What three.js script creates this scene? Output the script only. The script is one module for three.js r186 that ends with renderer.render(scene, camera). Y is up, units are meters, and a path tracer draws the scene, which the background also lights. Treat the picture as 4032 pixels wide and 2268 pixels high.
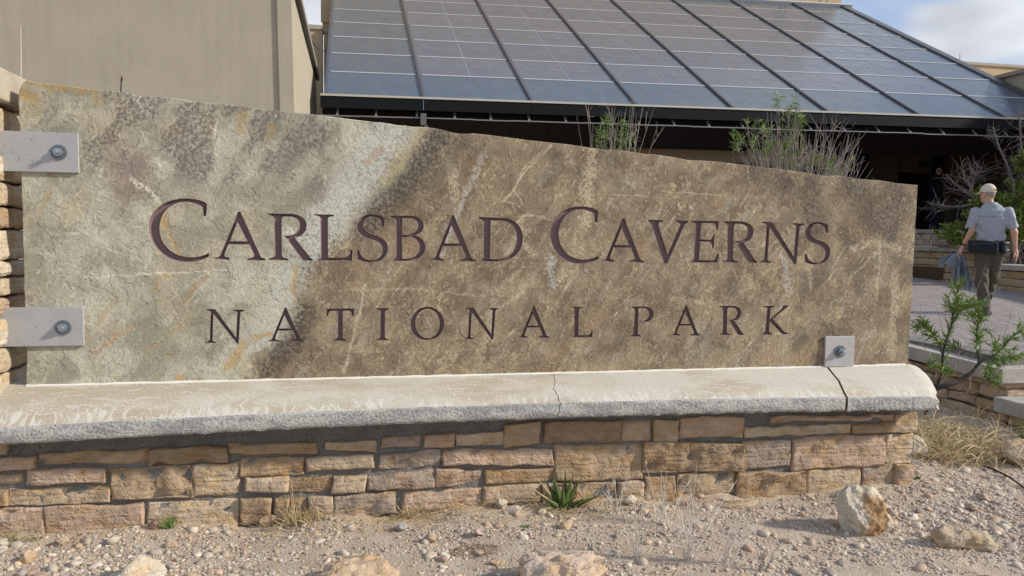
import * as THREE from 'three';
import { mergeGeometries, mergeVertices } from 'three/addons/utils/BufferGeometryUtils.js';
import { RoundedBoxGeometry } from 'three/addons/geometries/RoundedBoxGeometry.js';
import { TextGeometry } from 'three/addons/geometries/TextGeometry.js';
import { FontLoader } from 'three/addons/loaders/FontLoader.js';
import { MarchingCubes } from 'three/addons/objects/MarchingCubes.js';
import { createNoise2D, createNoise3D } from 'simplex-noise';

// ---------- camera, sky, sun, exposure ----------
const scene = new THREE.Scene();
const camera = new THREE.PerspectiveCamera(41.06, 16 / 9, 0.05, 600);
camera.position.set(0, 1.6, 4.55);
{
  const m = new THREE.Matrix4().makeBasis(new THREE.Vector3(0.98022, 0.01083, 0.19763), new THREE.Vector3(0.0015, 0.99806, -0.06217), new THREE.Vector3(-0.19793, 0.06124, 0.9783));
  camera.quaternion.setFromRotationMatrix(m);
}
const renderer = new THREE.WebGLRenderer({ antialias: true });
renderer.setSize(1024, 576);
renderer.shadowMap.enabled = true;
renderer.toneMapping = THREE.LinearToneMapping;
renderer.toneMappingExposure = 1.12;

const SUN = new THREE.Vector3(0.82, 0.475, 0.33).normalize();
const sun = new THREE.DirectionalLight(new THREE.Color(1, 0.93, 0.83), 3.9);
sun.name = 'sun';
sun.position.copy(SUN).multiplyScalar(60);
sun.castShadow = true;
sun.shadow.mapSize.set(4096, 4096);
sun.shadow.radius = 7;
Object.assign(sun.shadow.camera, { left: -30, right: 30, top: 30, bottom: -30, near: 1, far: 140 });
scene.add(sun, sun.target);

function mulberry(a) { return () => { a = (a + 0x6d2b79f5) | 0; let t = Math.imul(a ^ (a >>> 15), 1 | a); t = (t + Math.imul(t ^ (t >>> 7), 61 | t)) ^ t; return ((t ^ (t >>> 14)) >>> 0) / 4294967296; }; }
const N2 = createNoise2D(mulberry(11)), N3 = createNoise3D(mulberry(12));
const clamp = (x, a = 0, b = 1) => Math.min(b, Math.max(a, x));
const mix = (a, b, t) => a + (b - a) * t;
const sstep = (a, b, x) => { const t = clamp((x - a) / (b - a)); return t * t * (3 - 2 * t); };
const mix3 = (a, b, t) => [mix(a[0], b[0], t), mix(a[1], b[1], t), mix(a[2], b[2], t)];
function fbm2(x, y, o = 4, g = 0.5) { let s = 0, a = 1, n = 0; for (let i = 0; i < o; i++) { s += a * N2(x, y); n += a; a *= g; x = x * 2.03 + 17.1; y = y * 2.03 - 9.7; } return s / n; }
function fbm3(x, y, z, o = 3, g = 0.5) { let s = 0, a = 1, n = 0; for (let i = 0; i < o; i++) { s += a * N3(x, y, z); n += a; a *= g; x = x * 2.03 + 7.1; y = y * 2.03 - 3.7; z = z * 2.03 + 1.3; } return s / n; }

{ // the sky: clear blue with broken white cloud, computed for every direction
  const W = 1024, H = 512, d = new Float32Array(W * H * 4);
  for (let j = 0; j < H; j++) {
    const el = ((j + 0.5) / H - 0.5) * Math.PI, y = Math.sin(el), ch = Math.cos(el);
    for (let i = 0; i < W; i++) {
      const az = ((i + 0.5) / W - 0.5) * 2 * Math.PI, x = Math.cos(az) * ch, z = Math.sin(az) * ch;
      let c;
      if (y < -0.01) c = [0.2, 0.18, 0.15];
      else {
        const h = Math.pow(clamp(y), 0.55);
        c = mix3([0.52, 0.63, 0.8], [0.13, 0.25, 0.52], h);
        const glow = Math.pow(Math.max(0, x * SUN.x + y * SUN.y + z * SUN.z), 12);
        c = c.map((v) => v + glow * 0.35);
        const px = x / (y + 0.16), pz = z / (y + 0.16);
        const n = fbm2(px * 0.9 + 55.9, pz * 1.15 + 1.4, 6, 0.54) + 0.35 * fbm2(px * 0.35 + 61.7, pz * 0.35, 2);
        const cov = sstep(-0.32, 0.3, n) * sstep(0, 0.1, y);
        const shade = 0.8 + 0.25 * fbm2(px * 2.1 + 40, pz * 2.1, 3);
        c = mix3(c, [0.86 * shade, 0.89 * shade, 0.94 * shade], cov * 0.9);
        c = mix3([0.66, 0.68, 0.7], c, sstep(-0.01, 0.06, y));
      }
      const o = (j * W + i) * 4;
      d[o] = c[0]; d[o + 1] = c[1]; d[o + 2] = c[2]; d[o + 3] = 1;
    }
  }
  const t = new THREE.DataTexture(d, W, H, THREE.RGBAFormat, THREE.FloatType);
  t.mapping = THREE.EquirectangularReflectionMapping; t.magFilter = THREE.LinearFilter; t.minFilter = THREE.LinearFilter; t.wrapS = THREE.RepeatWrapping; t.needsUpdate = true;
  scene.background = t; scene.environment = t;
  scene.backgroundIntensity = 1.02; scene.environmentIntensity = 1.02;
}

// ---------- naming ----------
const used = new Map();
function numbered(n) { const k = used.get(n) ?? 0; used.set(n, k + 1); return k ? n + '_' + String(k).padStart(3, '0') : n; }
function shade(o) { o.traverse((m) => { if (m.isMesh) { m.castShadow = true; m.receiveShadow = true; } }); return o; }
function tag(o, label, category, group) { o.userData.label = label; if (category) o.userData.category = category; if (group) o.userData.group = group; return o; }
function thing(name, label, category, [x, y, z] = [0, 0, 0], turn = 0, group) {
  const o = new THREE.Group(); o.name = numbered(name); o.position.set(x, y, z); o.rotation.y = turn; scene.add(o);
  return tag(o, label, category, group);
}
function part(name, geo, mat, parent, kind) {
  const m = new THREE.Mesh(geo, mat); m.name = name; m.castShadow = m.receiveShadow = true;
  if (kind) m.userData.kind = kind;
  parent.add(m); return m;
}
function solo(name, geo, mat, label, category, group) { const m = part(numbered(name), geo, mat, scene); return tag(m, label, category, group); }
function struct(name, geo, mat) { const m = part(numbered(name), geo, mat, scene); m.userData.kind = 'structure'; return m; }

// ---------- textures and materials ----------
const enc = (v) => { v = clamp(v); return 255 * (v <= 0.0031308 ? 12.92 * v : 1.055 * Math.pow(v, 1 / 2.4) - 0.055); };
function tex(w, h, fn, srgb, repeat = true) {
  const d = new Uint8Array(w * h * 4);
  for (let j = 0; j < h; j++) for (let i = 0; i < w; i++) {
    const c = fn((i + 0.5) / w, (j + 0.5) / h), o = (j * w + i) * 4;
    if (typeof c === 'number') d[o] = d[o + 1] = d[o + 2] = 255 * clamp(c);
    else for (let k = 0; k < 3; k++) d[o + k] = srgb ? enc(c[k]) : 255 * clamp(c[k]);
    d[o + 3] = 255;
  }
  const t = new THREE.DataTexture(d, w, h, THREE.RGBAFormat);
  if (srgb) t.colorSpace = THREE.SRGBColorSpace;
  t.magFilter = THREE.LinearFilter; t.minFilter = THREE.LinearMipmapLinearFilter; t.generateMipmaps = true;
  t.wrapS = t.wrapT = repeat ? THREE.RepeatWrapping : THREE.ClampToEdgeWrapping; t.needsUpdate = true;
  return t;
}
// seamless noise: the unit square is wrapped round two circles blended at the seams
function tile(f) { return (u, v) => { const a = sstep(0, 1, clamp((u - 0.8) / 0.2)), b = sstep(0, 1, clamp((v - 0.8) / 0.2)); const g = (x, y) => mix(f(x, y), f(x - 1, y), a); return mix(g(u, v), g(u, v - 1), b); }; }
const std = (o) => new THREE.MeshStandardMaterial({ roughness: 0.9, ...o });
const lin = (r, g, b) => new THREE.Color().setRGB(r, g, b);
const clone = (t, sx, sy) => { const c = t.clone(); c.repeat.set(sx, sy); c.needsUpdate = true; return c; };

// sandstone: strata, blotches and grain; average near 0.8 so that the tint carries the colour
const sandC = tex(512, 512, tile((u, v) => {
  const s = fbm2(u * 3, v * 26, 4), b = fbm2(u * 5 + 3, v * 6, 4), g = N2(u * 190, v * 190), g2 = N2(u * 80, v * 110);
  return 0.8 + 0.1 * s + 0.2 * b + 0.05 * g + 0.05 * g2;
}), false);
const sandTint = tex(512, 512, (() => {
  const f1 = tile((u, v) => fbm2(u * 4 + 20, v * 7, 4)), f2 = tile((u, v) => fbm2(u * 3, v * 26, 4) * 0.5 + fbm2(u * 9 + 3, v * 12, 4)), f3 = tile((u, v) => N2(u * 170, v * 190) * 0.6 + N2(u * 75, v * 90) * 0.6);
  return (u, v) => { const a = f1(u, v), b = f2(u, v), g = f3(u, v), l = 0.72 + 0.17 * b + 0.07 * g, o = sstep(-0.15, 0.6, a); return [l * mix(1, 0.97, o), l * mix(1, 0.86, o), l * mix(1, 0.68, o)]; };
})(), true);
const sandB = tex(512, 512, tile((u, v) => {
  const strata = fbm2(u * 2.5, v * 34, 4), c = fbm2(u * 16, v * 20, 4), e = Math.abs(fbm2(u * 7 + 3, v * 9, 3));
  return 0.5 + 0.22 * strata + 0.26 * c - 0.18 * sstep(0.1, 0, e) + 0.06 * N2(u * 150, v * 150);
}), false);
const sand = (r, g, b, bs = 0.017) => std({ color: lin(r, g, b), map: sandTint, bumpMap: sandB, bumpScale: bs, roughness: 0.95 });
const SAND = [sand(0.6, 0.45, 0.3), sand(0.55, 0.4, 0.255), sand(0.65, 0.5, 0.345), sand(0.62, 0.445, 0.315), sand(0.52, 0.365, 0.22), sand(0.66, 0.48, 0.345), sand(0.44, 0.315, 0.2), sand(0.5, 0.39, 0.3), sand(0.68, 0.54, 0.38)];
const PALE = [sand(0.72, 0.6, 0.44), sand(0.66, 0.53, 0.36), sand(0.7, 0.6, 0.46)];

const concC = tex(512, 512, (() => { const a = tile((u, v) => fbm2(u * 5, v * 6, 5)), g = tile((u, v) => N2(u * 160, v * 160) * 0.5 + N2(u * 70, v * 70) * 0.5), p = tile((u, v) => N2(u * 60 + 9, v * 60)); return (u, v) => { const l = 0.8 + 0.13 * a(u, v) + 0.08 * g(u, v) - 0.25 * sstep(0.72, 0.85, p(u, v)); return [l, l, l * 0.985]; }; })(), true);
const concB = tex(512, 512, tile((u, v) => 0.55 + 0.2 * fbm2(u * 30, v * 30, 4) + 0.1 * N2(u * 150, v * 150) - 0.35 * sstep(0.7, 0.85, N2(u * 60 + 9, v * 60))), false);
const conc = (r, g, b, bs = 0.006) => std({ color: lin(r, g, b), map: concC, bumpMap: concB, bumpScale: bs, roughness: 0.95 });
const M = {
  mortar: conc(0.25, 0.235, 0.21, 0.02),
  coping: conc(0.5, 0.45, 0.37), capstone: conc(0.52, 0.45, 0.35),
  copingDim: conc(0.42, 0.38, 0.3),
};
const stuccoB = tex(512, 512, tile((u, v) => 0.5 + 0.25 * fbm2(u * 34 + 1.5 * N2(u * 8, v * 8), v * 60, 3) + 0.15 * N2(u * 140, v * 150)), false);
const stuccoC = tex(256, 256, tile((u, v) => 0.92 + 0.06 * fbm2(u * 2, v * 2, 4) + 0.05 * fbm2(u * 14, v * 1.2, 3) + 0.03 * N2(u * 90, v * 120)), false);
const stuccoCC = clone(stuccoC, 0.35, 0.35);
const stucco = (r, g, b) => std({ color: lin(r, g, b), map: stuccoCC, bumpMap: stuccoB, bumpScale: 0.006, roughness: 0.95 });
M.stucco = stucco(0.42, 0.37, 0.28); M.stuccoWarm = stucco(0.56, 0.42, 0.25); M.stuccoDark = stucco(0.36, 0.28, 0.19);
M.flash = std({ color: lin(0.3, 0.26, 0.2), roughness: 0.5 }); M.flashDark = std({ color: lin(0.035, 0.028, 0.022), roughness: 0.5 });
M.black = new THREE.MeshPhysicalMaterial({ color: lin(0.005, 0.0065, 0.0075), roughness: 0.6, specularIntensity: 0.35 });
M.bronze = new THREE.MeshPhysicalMaterial({ color: lin(0.01, 0.0065, 0.006), roughness: 0.6, specularIntensity: 0.4 });

// ---------- geometry helpers ----------
class MB { // collects triangles
  constructor() { this.p = []; this.i = []; this.u = []; this.c = []; }
  v(x, y, z, u = 0, w = 0) { this.p.push(x, y, z); this.u.push(u, w); return this.p.length / 3 - 1; }
  tri(a, b, c) { this.i.push(a, b, c); }
  quad(a, b, c, d) { this.i.push(a, b, c, a, c, d); }
  tube(pts, r0, r1, n = 4) {
    let prev = null; const T = new THREE.Vector3(), A = new THREE.Vector3(), B = new THREE.Vector3();
    pts.forEach((p, k) => {
      T.copy(pts[Math.min(k + 1, pts.length - 1)]).sub(pts[Math.max(k - 1, 0)]).normalize();
      A.set(Math.abs(T.y) > 0.9 ? 1 : 0, Math.abs(T.y) > 0.9 ? 0 : 1, 0).cross(T).normalize(); B.copy(T).cross(A);
      const r = mix(r0, r1, k / (pts.length - 1)), ring = [];
      for (let j = 0; j < n; j++) { const a = (j / n) * 2 * Math.PI; ring.push(this.v(p.x + (A.x * Math.cos(a) + B.x * Math.sin(a)) * r, p.y + (A.y * Math.cos(a) + B.y * Math.sin(a)) * r, p.z + (A.z * Math.cos(a) + B.z * Math.sin(a)) * r, j / n, k)); }
      if (prev) for (let j = 0; j < n; j++) this.quad(prev[j], prev[(j + 1) % n], ring[(j + 1) % n], ring[j]);
      prev = ring;
    });
    const e = pts[pts.length - 1], t = this.v(e.x + T.x * r1, e.y + T.y * r1, e.z + T.z * r1); for (let j = 0; j < n; j++) this.tri(prev[j], prev[(j + 1) % n], t);
    return this;
  }
  blade(p, dir, side, len, w, bend = 0, n = 3) { // a narrow leaf, folded slightly along its rib, drooping by bend
    const d = dir.clone().normalize(), s = side.clone().addScaledVector(d, -side.dot(d)).normalize(), up = new THREE.Vector3().crossVectors(s, d);
    let a = null;
    for (let k = 0; k <= n; k++) {
      const t = k / n, ww = w * Math.sin(Math.PI * Math.min(0.97, 0.18 + 0.8 * t)), q = p.clone().addScaledVector(d, len * t); q.y -= bend * len * t * t;
      const b = [this.v(q.x - s.x * ww, q.y - s.y * ww, q.z - s.z * ww, 0, t), this.v(q.x - up.x * ww * 0.35, q.y - up.y * ww * 0.35, q.z - up.z * ww * 0.35, 0.5, t), this.v(q.x + s.x * ww, q.y + s.y * ww, q.z + s.z * ww, 1, t)];
      if (a) { this.quad(a[0], a[1], b[1], b[0]); this.quad(a[1], a[2], b[2], b[1]); }
      a = b;
    }
  }
  box8(c) { // eight corners: four of one face, then four of the other
    const f = [[0, 1, 2, 3], [7, 6, 5, 4], [0, 4, 5, 1], [1, 5, 6, 2], [2, 6, 7, 3], [3, 7, 4, 0]], e = new THREE.Vector3(), g = new THREE.Vector3();
    for (const q of f) {
      const lu = e.subVectors(c[q[1]], c[q[0]]).length(), lv = g.subVectors(c[q[3]], c[q[0]]).length(), uv = [[0, 0], [lu, 0], [lu, lv], [0, lv]];
      const k = q.map((n, j) => this.v(c[n].x, c[n].y, c[n].z, uv[j][0], uv[j][1])); this.quad(k[3], k[2], k[1], k[0]);
    }
    return this;
  }
  geo() {
    const g = new THREE.BufferGeometry();
    g.setAttribute('position', new THREE.Float32BufferAttribute(this.p, 3)); g.setAttribute('uv', new THREE.Float32BufferAttribute(this.u, 2)); g.setIndex(this.i);
    g.computeVertexNormals(); return g;
  }
}
const V = (x, y, z) => new THREE.Vector3(x, y, z);
function boxUV(g, scale = 1, off = 0) { // metres on each axis-aligned side
  g = g.index ? g.toNonIndexed() : g; const p = g.attributes.position, uv = new Float32Array(p.count * 2), a = V(0, 0, 0), b = V(0, 0, 0), c = V(0, 0, 0);
  for (let i = 0; i < p.count; i += 3) {
    a.fromBufferAttribute(p, i); b.fromBufferAttribute(p, i + 1).sub(a); c.fromBufferAttribute(p, i + 2).sub(a); b.cross(c);
    const x = Math.abs(b.x), y = Math.abs(b.y), z = Math.abs(b.z);
    for (let k = 0; k < 3; k++) { const j = i + k, X = p.getX(j), Y = p.getY(j), Z = p.getZ(j); const q = x > y && x > z ? [Z, Y] : y > z ? [X, Z] : [X, Y]; uv[j * 2] = q[0] * scale + off; uv[j * 2 + 1] = q[1] * scale + off * 0.7; }
  }
  g.setAttribute('uv', new THREE.BufferAttribute(uv, 2)); return g;
}
function boxAt(x0, x1, y0, y1, z0, z1, bevel = 0) {
  const g = bevel ? new RoundedBoxGeometry(x1 - x0, y1 - y0, z1 - z0, 1, bevel) : new THREE.BoxGeometry(x1 - x0, y1 - y0, z1 - z0);
  g.translate((x0 + x1) / 2, (y0 + y1) / 2, (z0 + z1) / 2); return boxUV(g);
}
// one dressed stone of a wall: x right, y up, face towards +z; corners are ytl ytr ybl ybr
function stoneGeo([x0, x1, ytl, ytr, ybl, ybr], zf, depth, seed, { r = 0.014, amp = 0.01, cell = 0.045, wob = 0.006, uvs = 0.85 } = {}) {
  const w = x1 - x0, h = (ytl + ytr - ybl - ybr) / 2; r = Math.min(r, w * 0.25, h * 0.3);
  const line = (L) => { const a = [0, 0.3 * r / L, r / L], n = Math.max(1, Math.round((L - 2 * r) / cell)); for (let k = 1; k < n; k++) a.push(mix(r / L, 1 - r / L, k / n)); a.push(1 - r / L, 1 - 0.3 * r / L, 1); return a; };
  const U = line(w), Vv = line(h), b = new MB(), rows = [], ox = (seed * 0.37) % 7, oy = (seed * 0.73) % 5, tilt = 0.012 * Math.sin(seed * 3.1), tiltx = 0.01 * Math.cos(seed * 1.7);
  for (const v of Vv) {
    const row = [];
    for (const u of U) {
      const yt = mix(ytl, ytr, u), yb = mix(ybl, ybr, u); let x = mix(x0, x1, u), y = mix(yb, yt, v);
      const edge = Math.min(u * w, (1 - u) * w, v * h, (1 - v) * h);
      x += wob * N3(y * 9, seed, 3) * (u < 0.5 ? 1 - u * 2 : u * 2 - 1) * 1.4; y += wob * N3(x * 6, seed, 9) * (v < 0.5 ? 1 - 2 * v : 2 * v - 1) * 1.4;
      const e = clamp(edge / r), round = r * 0.9 * (1 - Math.sqrt(1 - (1 - e) * (1 - e)));
      const z = zf - round + e * (amp * fbm3(x * 5, y * 9, seed, 3) + amp * 0.5 * N3(x * 16, y * 22, seed) - amp * 0.9 * Math.abs(N3(x * 8 + 3, y * 12, seed + 5)) + amp * 0.35) + tilt * (v - 0.5) + tiltx * (u - 0.5);
      row.push(b.v(x, y, z, x * uvs + ox, y * uvs + oy));
    }
    rows.push(row);
  }
  for (let j = 0; j < rows.length - 1; j++) for (let i = 0; i < U.length - 1; i++) b.quad(rows[j][i], rows[j][i + 1], rows[j + 1][i + 1], rows[j + 1][i]);
  const ring = [...rows[0], ...rows.slice(1, -1).map((q) => q[q.length - 1]), ...rows[rows.length - 1].slice().reverse(), ...rows.slice(1, -1).map((q) => q[0]).reverse()];
  const back = ring.map((k) => b.v(b.p[k * 3], b.p[k * 3 + 1], zf - depth, b.u[k * 2] + depth * uvs, b.u[k * 2 + 1] + depth * uvs * 0.4));
  for (let k = 0; k < ring.length; k++) { const n = (k + 1) % ring.length; b.quad(ring[k], back[k], back[n], ring[n]); }
  return b.geo();
}
// a rough block with worn edges, all six sides shown
function blockGeo(x0, x1, y0, y1, z0, z1, seed, { r = 0.012, amp = 0.006, cell = 0.06, freq = 7 } = {}) {
  const w = x1 - x0, h = y1 - y0, d = z1 - z0, n = (L) => clamp(Math.round(L / cell), 3, 26);
  let g = new THREE.BoxGeometry(w, h, d, n(w), n(h), n(d)); g.deleteAttribute('uv'); g.deleteAttribute('normal'); g = mergeVertices(g);
  const p = g.attributes.position, q = V(0, 0, 0), c = V(0, 0, 0); r = Math.min(r, w * 0.3, h * 0.3, d * 0.3);
  const snap = (v, L, k) => { const t = (v / L + 0.5) * k, e = 1.25 * r; return t < 1.01 ? -L / 2 + t * e : t > k - 1.01 ? L / 2 - (k - t) * e : -L / 2 + e + ((t - 1) / (k - 2)) * (L - 2 * e); };
  for (let i = 0; i < p.count; i++) {
    q.fromBufferAttribute(p, i); q.set(snap(q.x, w, n(w)), snap(q.y, h, n(h)), snap(q.z, d, n(d))); c.set(clamp(q.x, -w / 2 + r, w / 2 - r), clamp(q.y, -h / 2 + r, h / 2 - r), clamp(q.z, -d / 2 + r, d / 2 - r));
    const o = q.clone().sub(c); if (o.lengthSq() > 0) o.setLength(r); q.copy(c).add(o);
    const k = amp * (fbm3(q.x * freq + seed, q.y * freq * 1.6, q.z * freq, 3) + 0.4 * N3(q.x * 25 + seed, q.y * 30, q.z * 25)); const l = o.lengthSq() > 0 ? o.normalize() : o.set(0, 1, 0); q.addScaledVector(l, k);
    p.setXYZ(i, q.x + (x0 + x1) / 2, q.y + (y0 + y1) / 2, q.z + (z0 + z1) / 2);
  }
  g.computeVertexNormals(); return boxUV(g, 0.85, (seed * 0.413) % 3);
}

// ---------- the engraved stone slab ----------
const XB = [[0.7, -0.66], [0.82, -0.62], [0.92, -0.57], [1.03, -0.4], [1.17, -0.31], [1.28, -0.35], [1.4, -0.34], [1.51, -0.22], [1.63, -0.06], [1.79, 0.07], [1.98, 0.26], [2.25, 0.43], [2.5, 0.58]];
function seam(y) { for (let k = 1; k < XB.length; k++) if (y < XB[k][0]) return mix(XB[k - 1][1], XB[k][1], (y - XB[k - 1][0]) / (XB[k][0] - XB[k - 1][0])); return 0.58; }
const GREY = [0.74, 0.69, 0.54], OCH = [0.46, 0.3, 0.11], RUST = [0.42, 0.19, 0.06], PALEV = [0.55, 0.47, 0.31], COOL = [0.5, 0.5, 0.45], DARK = [0.075, 0.06, 0.045];
// veins, scratches and stains of the stone: points, half width, colour, strength, relief
const MARKS = [
  [[[-1.2, 1.91], [-1.11, 1.85], [-1.06, 1.78], [-1.03, 1.7]], 0.014, GREY, 0.75, -0.35], [[[-1.06, 1.78], [-1.03, 1.68], [-1, 1.58], [-0.96, 1.48]], 0.012, OCH, 0.75, -0.4],
  [[[-1.06, 1.74], [-1.035, 1.66]], 0.032, OCH, 0.8, -0.3], [[[-0.82, 1.39], [-0.88, 1.33], [-0.93, 1.24]], 0.012, RUST, 0.5, 0], [[[-0.91, 1.15], [-0.99, 1.08], [-1.06, 1.02], [-1.15, 0.95]], 0.016, OCH, 0.35, 0.1],
  [[[-1.01, 1.4], [-1.07, 1.36], [-1.1, 1.3]], 0.012, OCH, 0.55, 0], [[[-1.28, 1.28], [-1.34, 1.22], [-1.38, 1.12]], 0.014, OCH, 0.5, 0], [[[-1.2, 1.12], [-1.32, 1.03], [-1.42, 0.96]], 0.022, RUST, 0.4, 0.1],
  [[[-1.45, 1.37], [-1.21, 1.39], [-0.91, 1.41], [-0.72, 1.42]], 0.005, GREY, 0.7, -0.2], [[[-1.62, 1.82], [-1.66, 1.72]], 0.01, OCH, 0.5, -0.3], [[[-1.56, 2.0], [-1.62, 1.8]], 0.01, OCH, 0.4, -0.2],
  [[[0.22, 2.26], [0.0, 1.93], [-0.22, 1.62]], 0.13, [0.56, 0.56, 0.49], 0.75, 0], [[[-0.28, 1.55], [-0.42, 1.25], [-0.5, 1.0]], 0.1, [0.55, 0.55, 0.48], 0.6, 0], [[[1.16, 2.18], [1.01, 2.04], [0.87, 1.83]], 0.007, PALEV, 0.75, -0.2], [[[1.12, 2.16], [0.99, 2.05], [0.93, 1.9], [0.98, 1.82]], 0.005, PALEV, 0.7, -0.15], [[[0.87, 1.83], [0.97, 1.81]], 0.004, PALEV, 0.8, 0],
  [[[1.41, 2.16], [1.39, 1.9], [1.39, 1.72]], 0.034, PALEV, 0.6, 0.2], [[[1.37, 1.72], [1.33, 1.56]], 0.04, PALEV, 0.35, 0.1], [[[1.16, 1.5], [1.17, 1.32]], 0.026, COOL, 0.75, 0.25],
  [[[0.46, 2.17], [0.54, 2.03], [0.57, 1.84]], 0.026, PALEV, 0.55, 0.1], [[[0.74, 2.1], [0.64, 1.88], [0.56, 1.7], [0.5, 1.52]], 0.022, COOL, 0.5, 0.1], [[[0.97, 1.74], [0.95, 1.61], [1.06, 1.52]], 0.022, PALEV, 0.6, 0.1],
  [[[0.95, 1.72], [1.0, 1.76], [1.12, 1.74]], 0.008, PALEV, 0.75, -0.1], [[[0.05, 1.34], [0.01, 1.16], [-0.05, 0.91], [-0.07, 0.82]], 0.009, PALEV, 0.7, -0.15], [[[0.83, 1.3], [0.77, 1.01], [0.71, 0.82]], 0.03, PALEV, 0.4, 0.1],
  [[[-0.63, 1.0], [-0.66, 0.95], [-0.71, 0.87]], 0.03, OCH, 0.85, -0.2], [[[-0.57, 1.04], [-0.48, 1.05]], 0.017, OCH, 0.9, -0.2], [[[-0.34, 1.44], [-0.36, 1.3], [-0.335, 1.22]], 0.016, OCH, 0.8, -0.25],
  [[[0.05, 2.04], [0.14, 2.12]], 0.02, RUST, 0.45, 0], [[[0.17, 1.95], [0.3, 2.12], [0.38, 2.22]], 0.05, [0.5, 0.4, 0.2], 0.5, 0], [[[-0.62, 2.28], [-0.63, 2.2]], 0.04, OCH, 0.6, -0.2], [[[-0.47, 2.22], [-0.48, 2.17]], 0.025, OCH, 0.6, 0],
  [[[0.47, 2.2], [0.35, 2.0], [0.16, 1.79], [0.05, 1.66]], 0.085, DARK, 0.95, 0], [[[0.62, 2.2], [0.5, 2.02], [0.42, 1.92]], 0.05, DARK, 0.6, 0], [[[-0.3, 1.17], [-0.34, 1.03], [-0.45, 0.92], [-0.5, 0.82]], 0.085, DARK, 0.95, 0], [[[0.6, 2.16], [0.9, 2.13], [1.2, 2.12]], 0.04, DARK, 0.35, 0],
  [[[1.55, 2.0], [1.6, 1.96]], 0.03, DARK, 0.4, 0], [[[2.5, 2.06], [2.7, 1.98]], 0.09, DARK,  0.8, 0], [[[2.9, 1.96], [2.94, 1.7]], 0.11, DARK, 0.8, 0], [[[3.2, 2.0], [3.33, 1.8]], 0.13, DARK,  0.8, 0], [[[3.5, 1.95], [3.5, 1.7]], 0.11, DARK,  0.8, 0], [[[3.15, 1.68], [3.2, 1.6]], 0.07, DARK,  0.8, 0],
  [[[3.22, 1.57], [3.36, 1.62], [3.56, 1.58]], 0.03, PALEV, 0.6, 0.2], [[[3.42, 1.58], [3.41, 1.22]], 0.01, PALEV, 0.6, 0], [[[3.55, 1.4], [3.54, 0.84]], 0.03, PALEV, 0.5, 0.05], [[[2.31, 1.81], [2.31, 1.53]], 0.018, PALEV, 0.3, 0], [[[2.72, 1.5], [2.76, 1.3]], 0.03, COOL, 0.45, 0],
  [[[2.9, 1.46], [2.92, 1.3]], 0.016, PALEV, 0.55, 0.1], [[[1.86, 1.92], [2.3, 1.9]], 0.004, PALEV, 0.6, 0], [[[1.5, 1.89], [1.78, 1.885]], 0.005, PALEV, 0.6, 0], [[[1.95, 1.25], [2.3, 1.2]], 0.02, PALEV, 0.3, 0], [[[3.08, 1.08], [3.1, 0.95], [3.07, 0.82]], 0.004, DARK, 0.9, -0.5],
  [[[-0.1, 1.3], [0.3, 1.31], [0.75, 1.27]], 0.008, PALEV, 0.4, 0], [[[0.76, 1.15], [0.9, 1.22], [1.0, 1.3]], 0.012, PALEV, 0.5, 0.2], [[[2.0, 1.06], [2.35, 1.22], [2.6, 1.42]], 0.006, PALEV, 0.35, 0], [[[3.16, 1.34], [3.4, 1.55]], 0.008, PALEV, 0.45, 0],
  [[[-1.73, 2.44], [-1.6, 2.41], [-1.42, 2.4]], 0.045, [0.4, 0.25, 0.08], 0.9, -0.6], [[[-1.75, 2.36], [-1.68, 2.33]], 0.04, [0.42, 0.27, 0.09], 0.9, -0.5], [[[-1.36, 2.38], [-1.37, 2.32]], 0.03, OCH, 0.5, 0],
].map(([pts, w, c, k, h]) => { const xs = pts.map((p) => p[0]), ys = pts.map((p) => p[1]), m = w * 2.2 + 0.03; return { pts, w, c, k, h, b: [Math.min(...xs) - m, Math.max(...xs) + m, Math.min(...ys) - m, Math.max(...ys) + m] }; });
function segD(x, y, [ax, ay], [bx, by]) { const dx = bx - ax, dy = by - ay, t = clamp(((x - ax) * dx + (y - ay) * dy) / (dx * dx + dy * dy)); return Math.hypot(x - ax - dx * t, y - ay - dy * t); }
const SX = -1.78, SY = 0.76, SW = 5.5, SH = 1.68, TW = 2048, TH = 626;
const slabHeight = new Float32Array(TW * TH);
const scuff = new Float32Array(TW * TH); // fine straight scratches and scuffs, drawn one by one
{
  const r = mulberry(404);
  for (let k = 0; k < 1700; k++) {
    let x = SX + r() * SW, y = SY + r() * SH, a = r() < 0.62 ? 0.93 + 0.35 * (r() - 0.5) : r() < 0.4 ? 1.57 + 0.3 * (r() - 0.5) : r() < 0.6 ? 2.3 + 0.8 * (r() - 0.5) : 0.05 * (r() - 0.5);
    if (x < seam(y) && r() < 0.45) continue;
    const L = mix(0.02, 0.16, r() * r()) * (r() < 0.1 ? 2.2 : 1), w = mix(0.5, 1.6, r() * r()) * (r() < 0.08 ? 2.5 : 1), st = mix(0.3, 1, r()), n = Math.ceil((L / SW) * TW * 1.3), ca = (r() - 0.5) * 2.2;
    for (let i = 0; i <= n; i++) {
      const t = i / n, px = ((x - SX) / SW) * TW, py = ((y - SY) / SH) * TH, f = st * Math.sin(Math.PI * t) * (0.55 + 0.6 * N2(x * 60, y * 60));
      for (let j = Math.floor(py - w - 1); j <= py + w + 1; j++) for (let q = Math.floor(px - w - 1); q <= px + w + 1; q++) { if (q < 0 || j < 0 || q >= TW || j >= TH) continue; const v = f * clamp(w + 0.6 - Math.hypot(q - px, j - py)); if (v > scuff[j * TW + q]) scuff[j * TW + q] = v; }
      a += (ca * L) / n; x += (Math.cos(a) * L) / n; y += (Math.sin(a) * L) / n;
    }
  }
}
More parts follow.
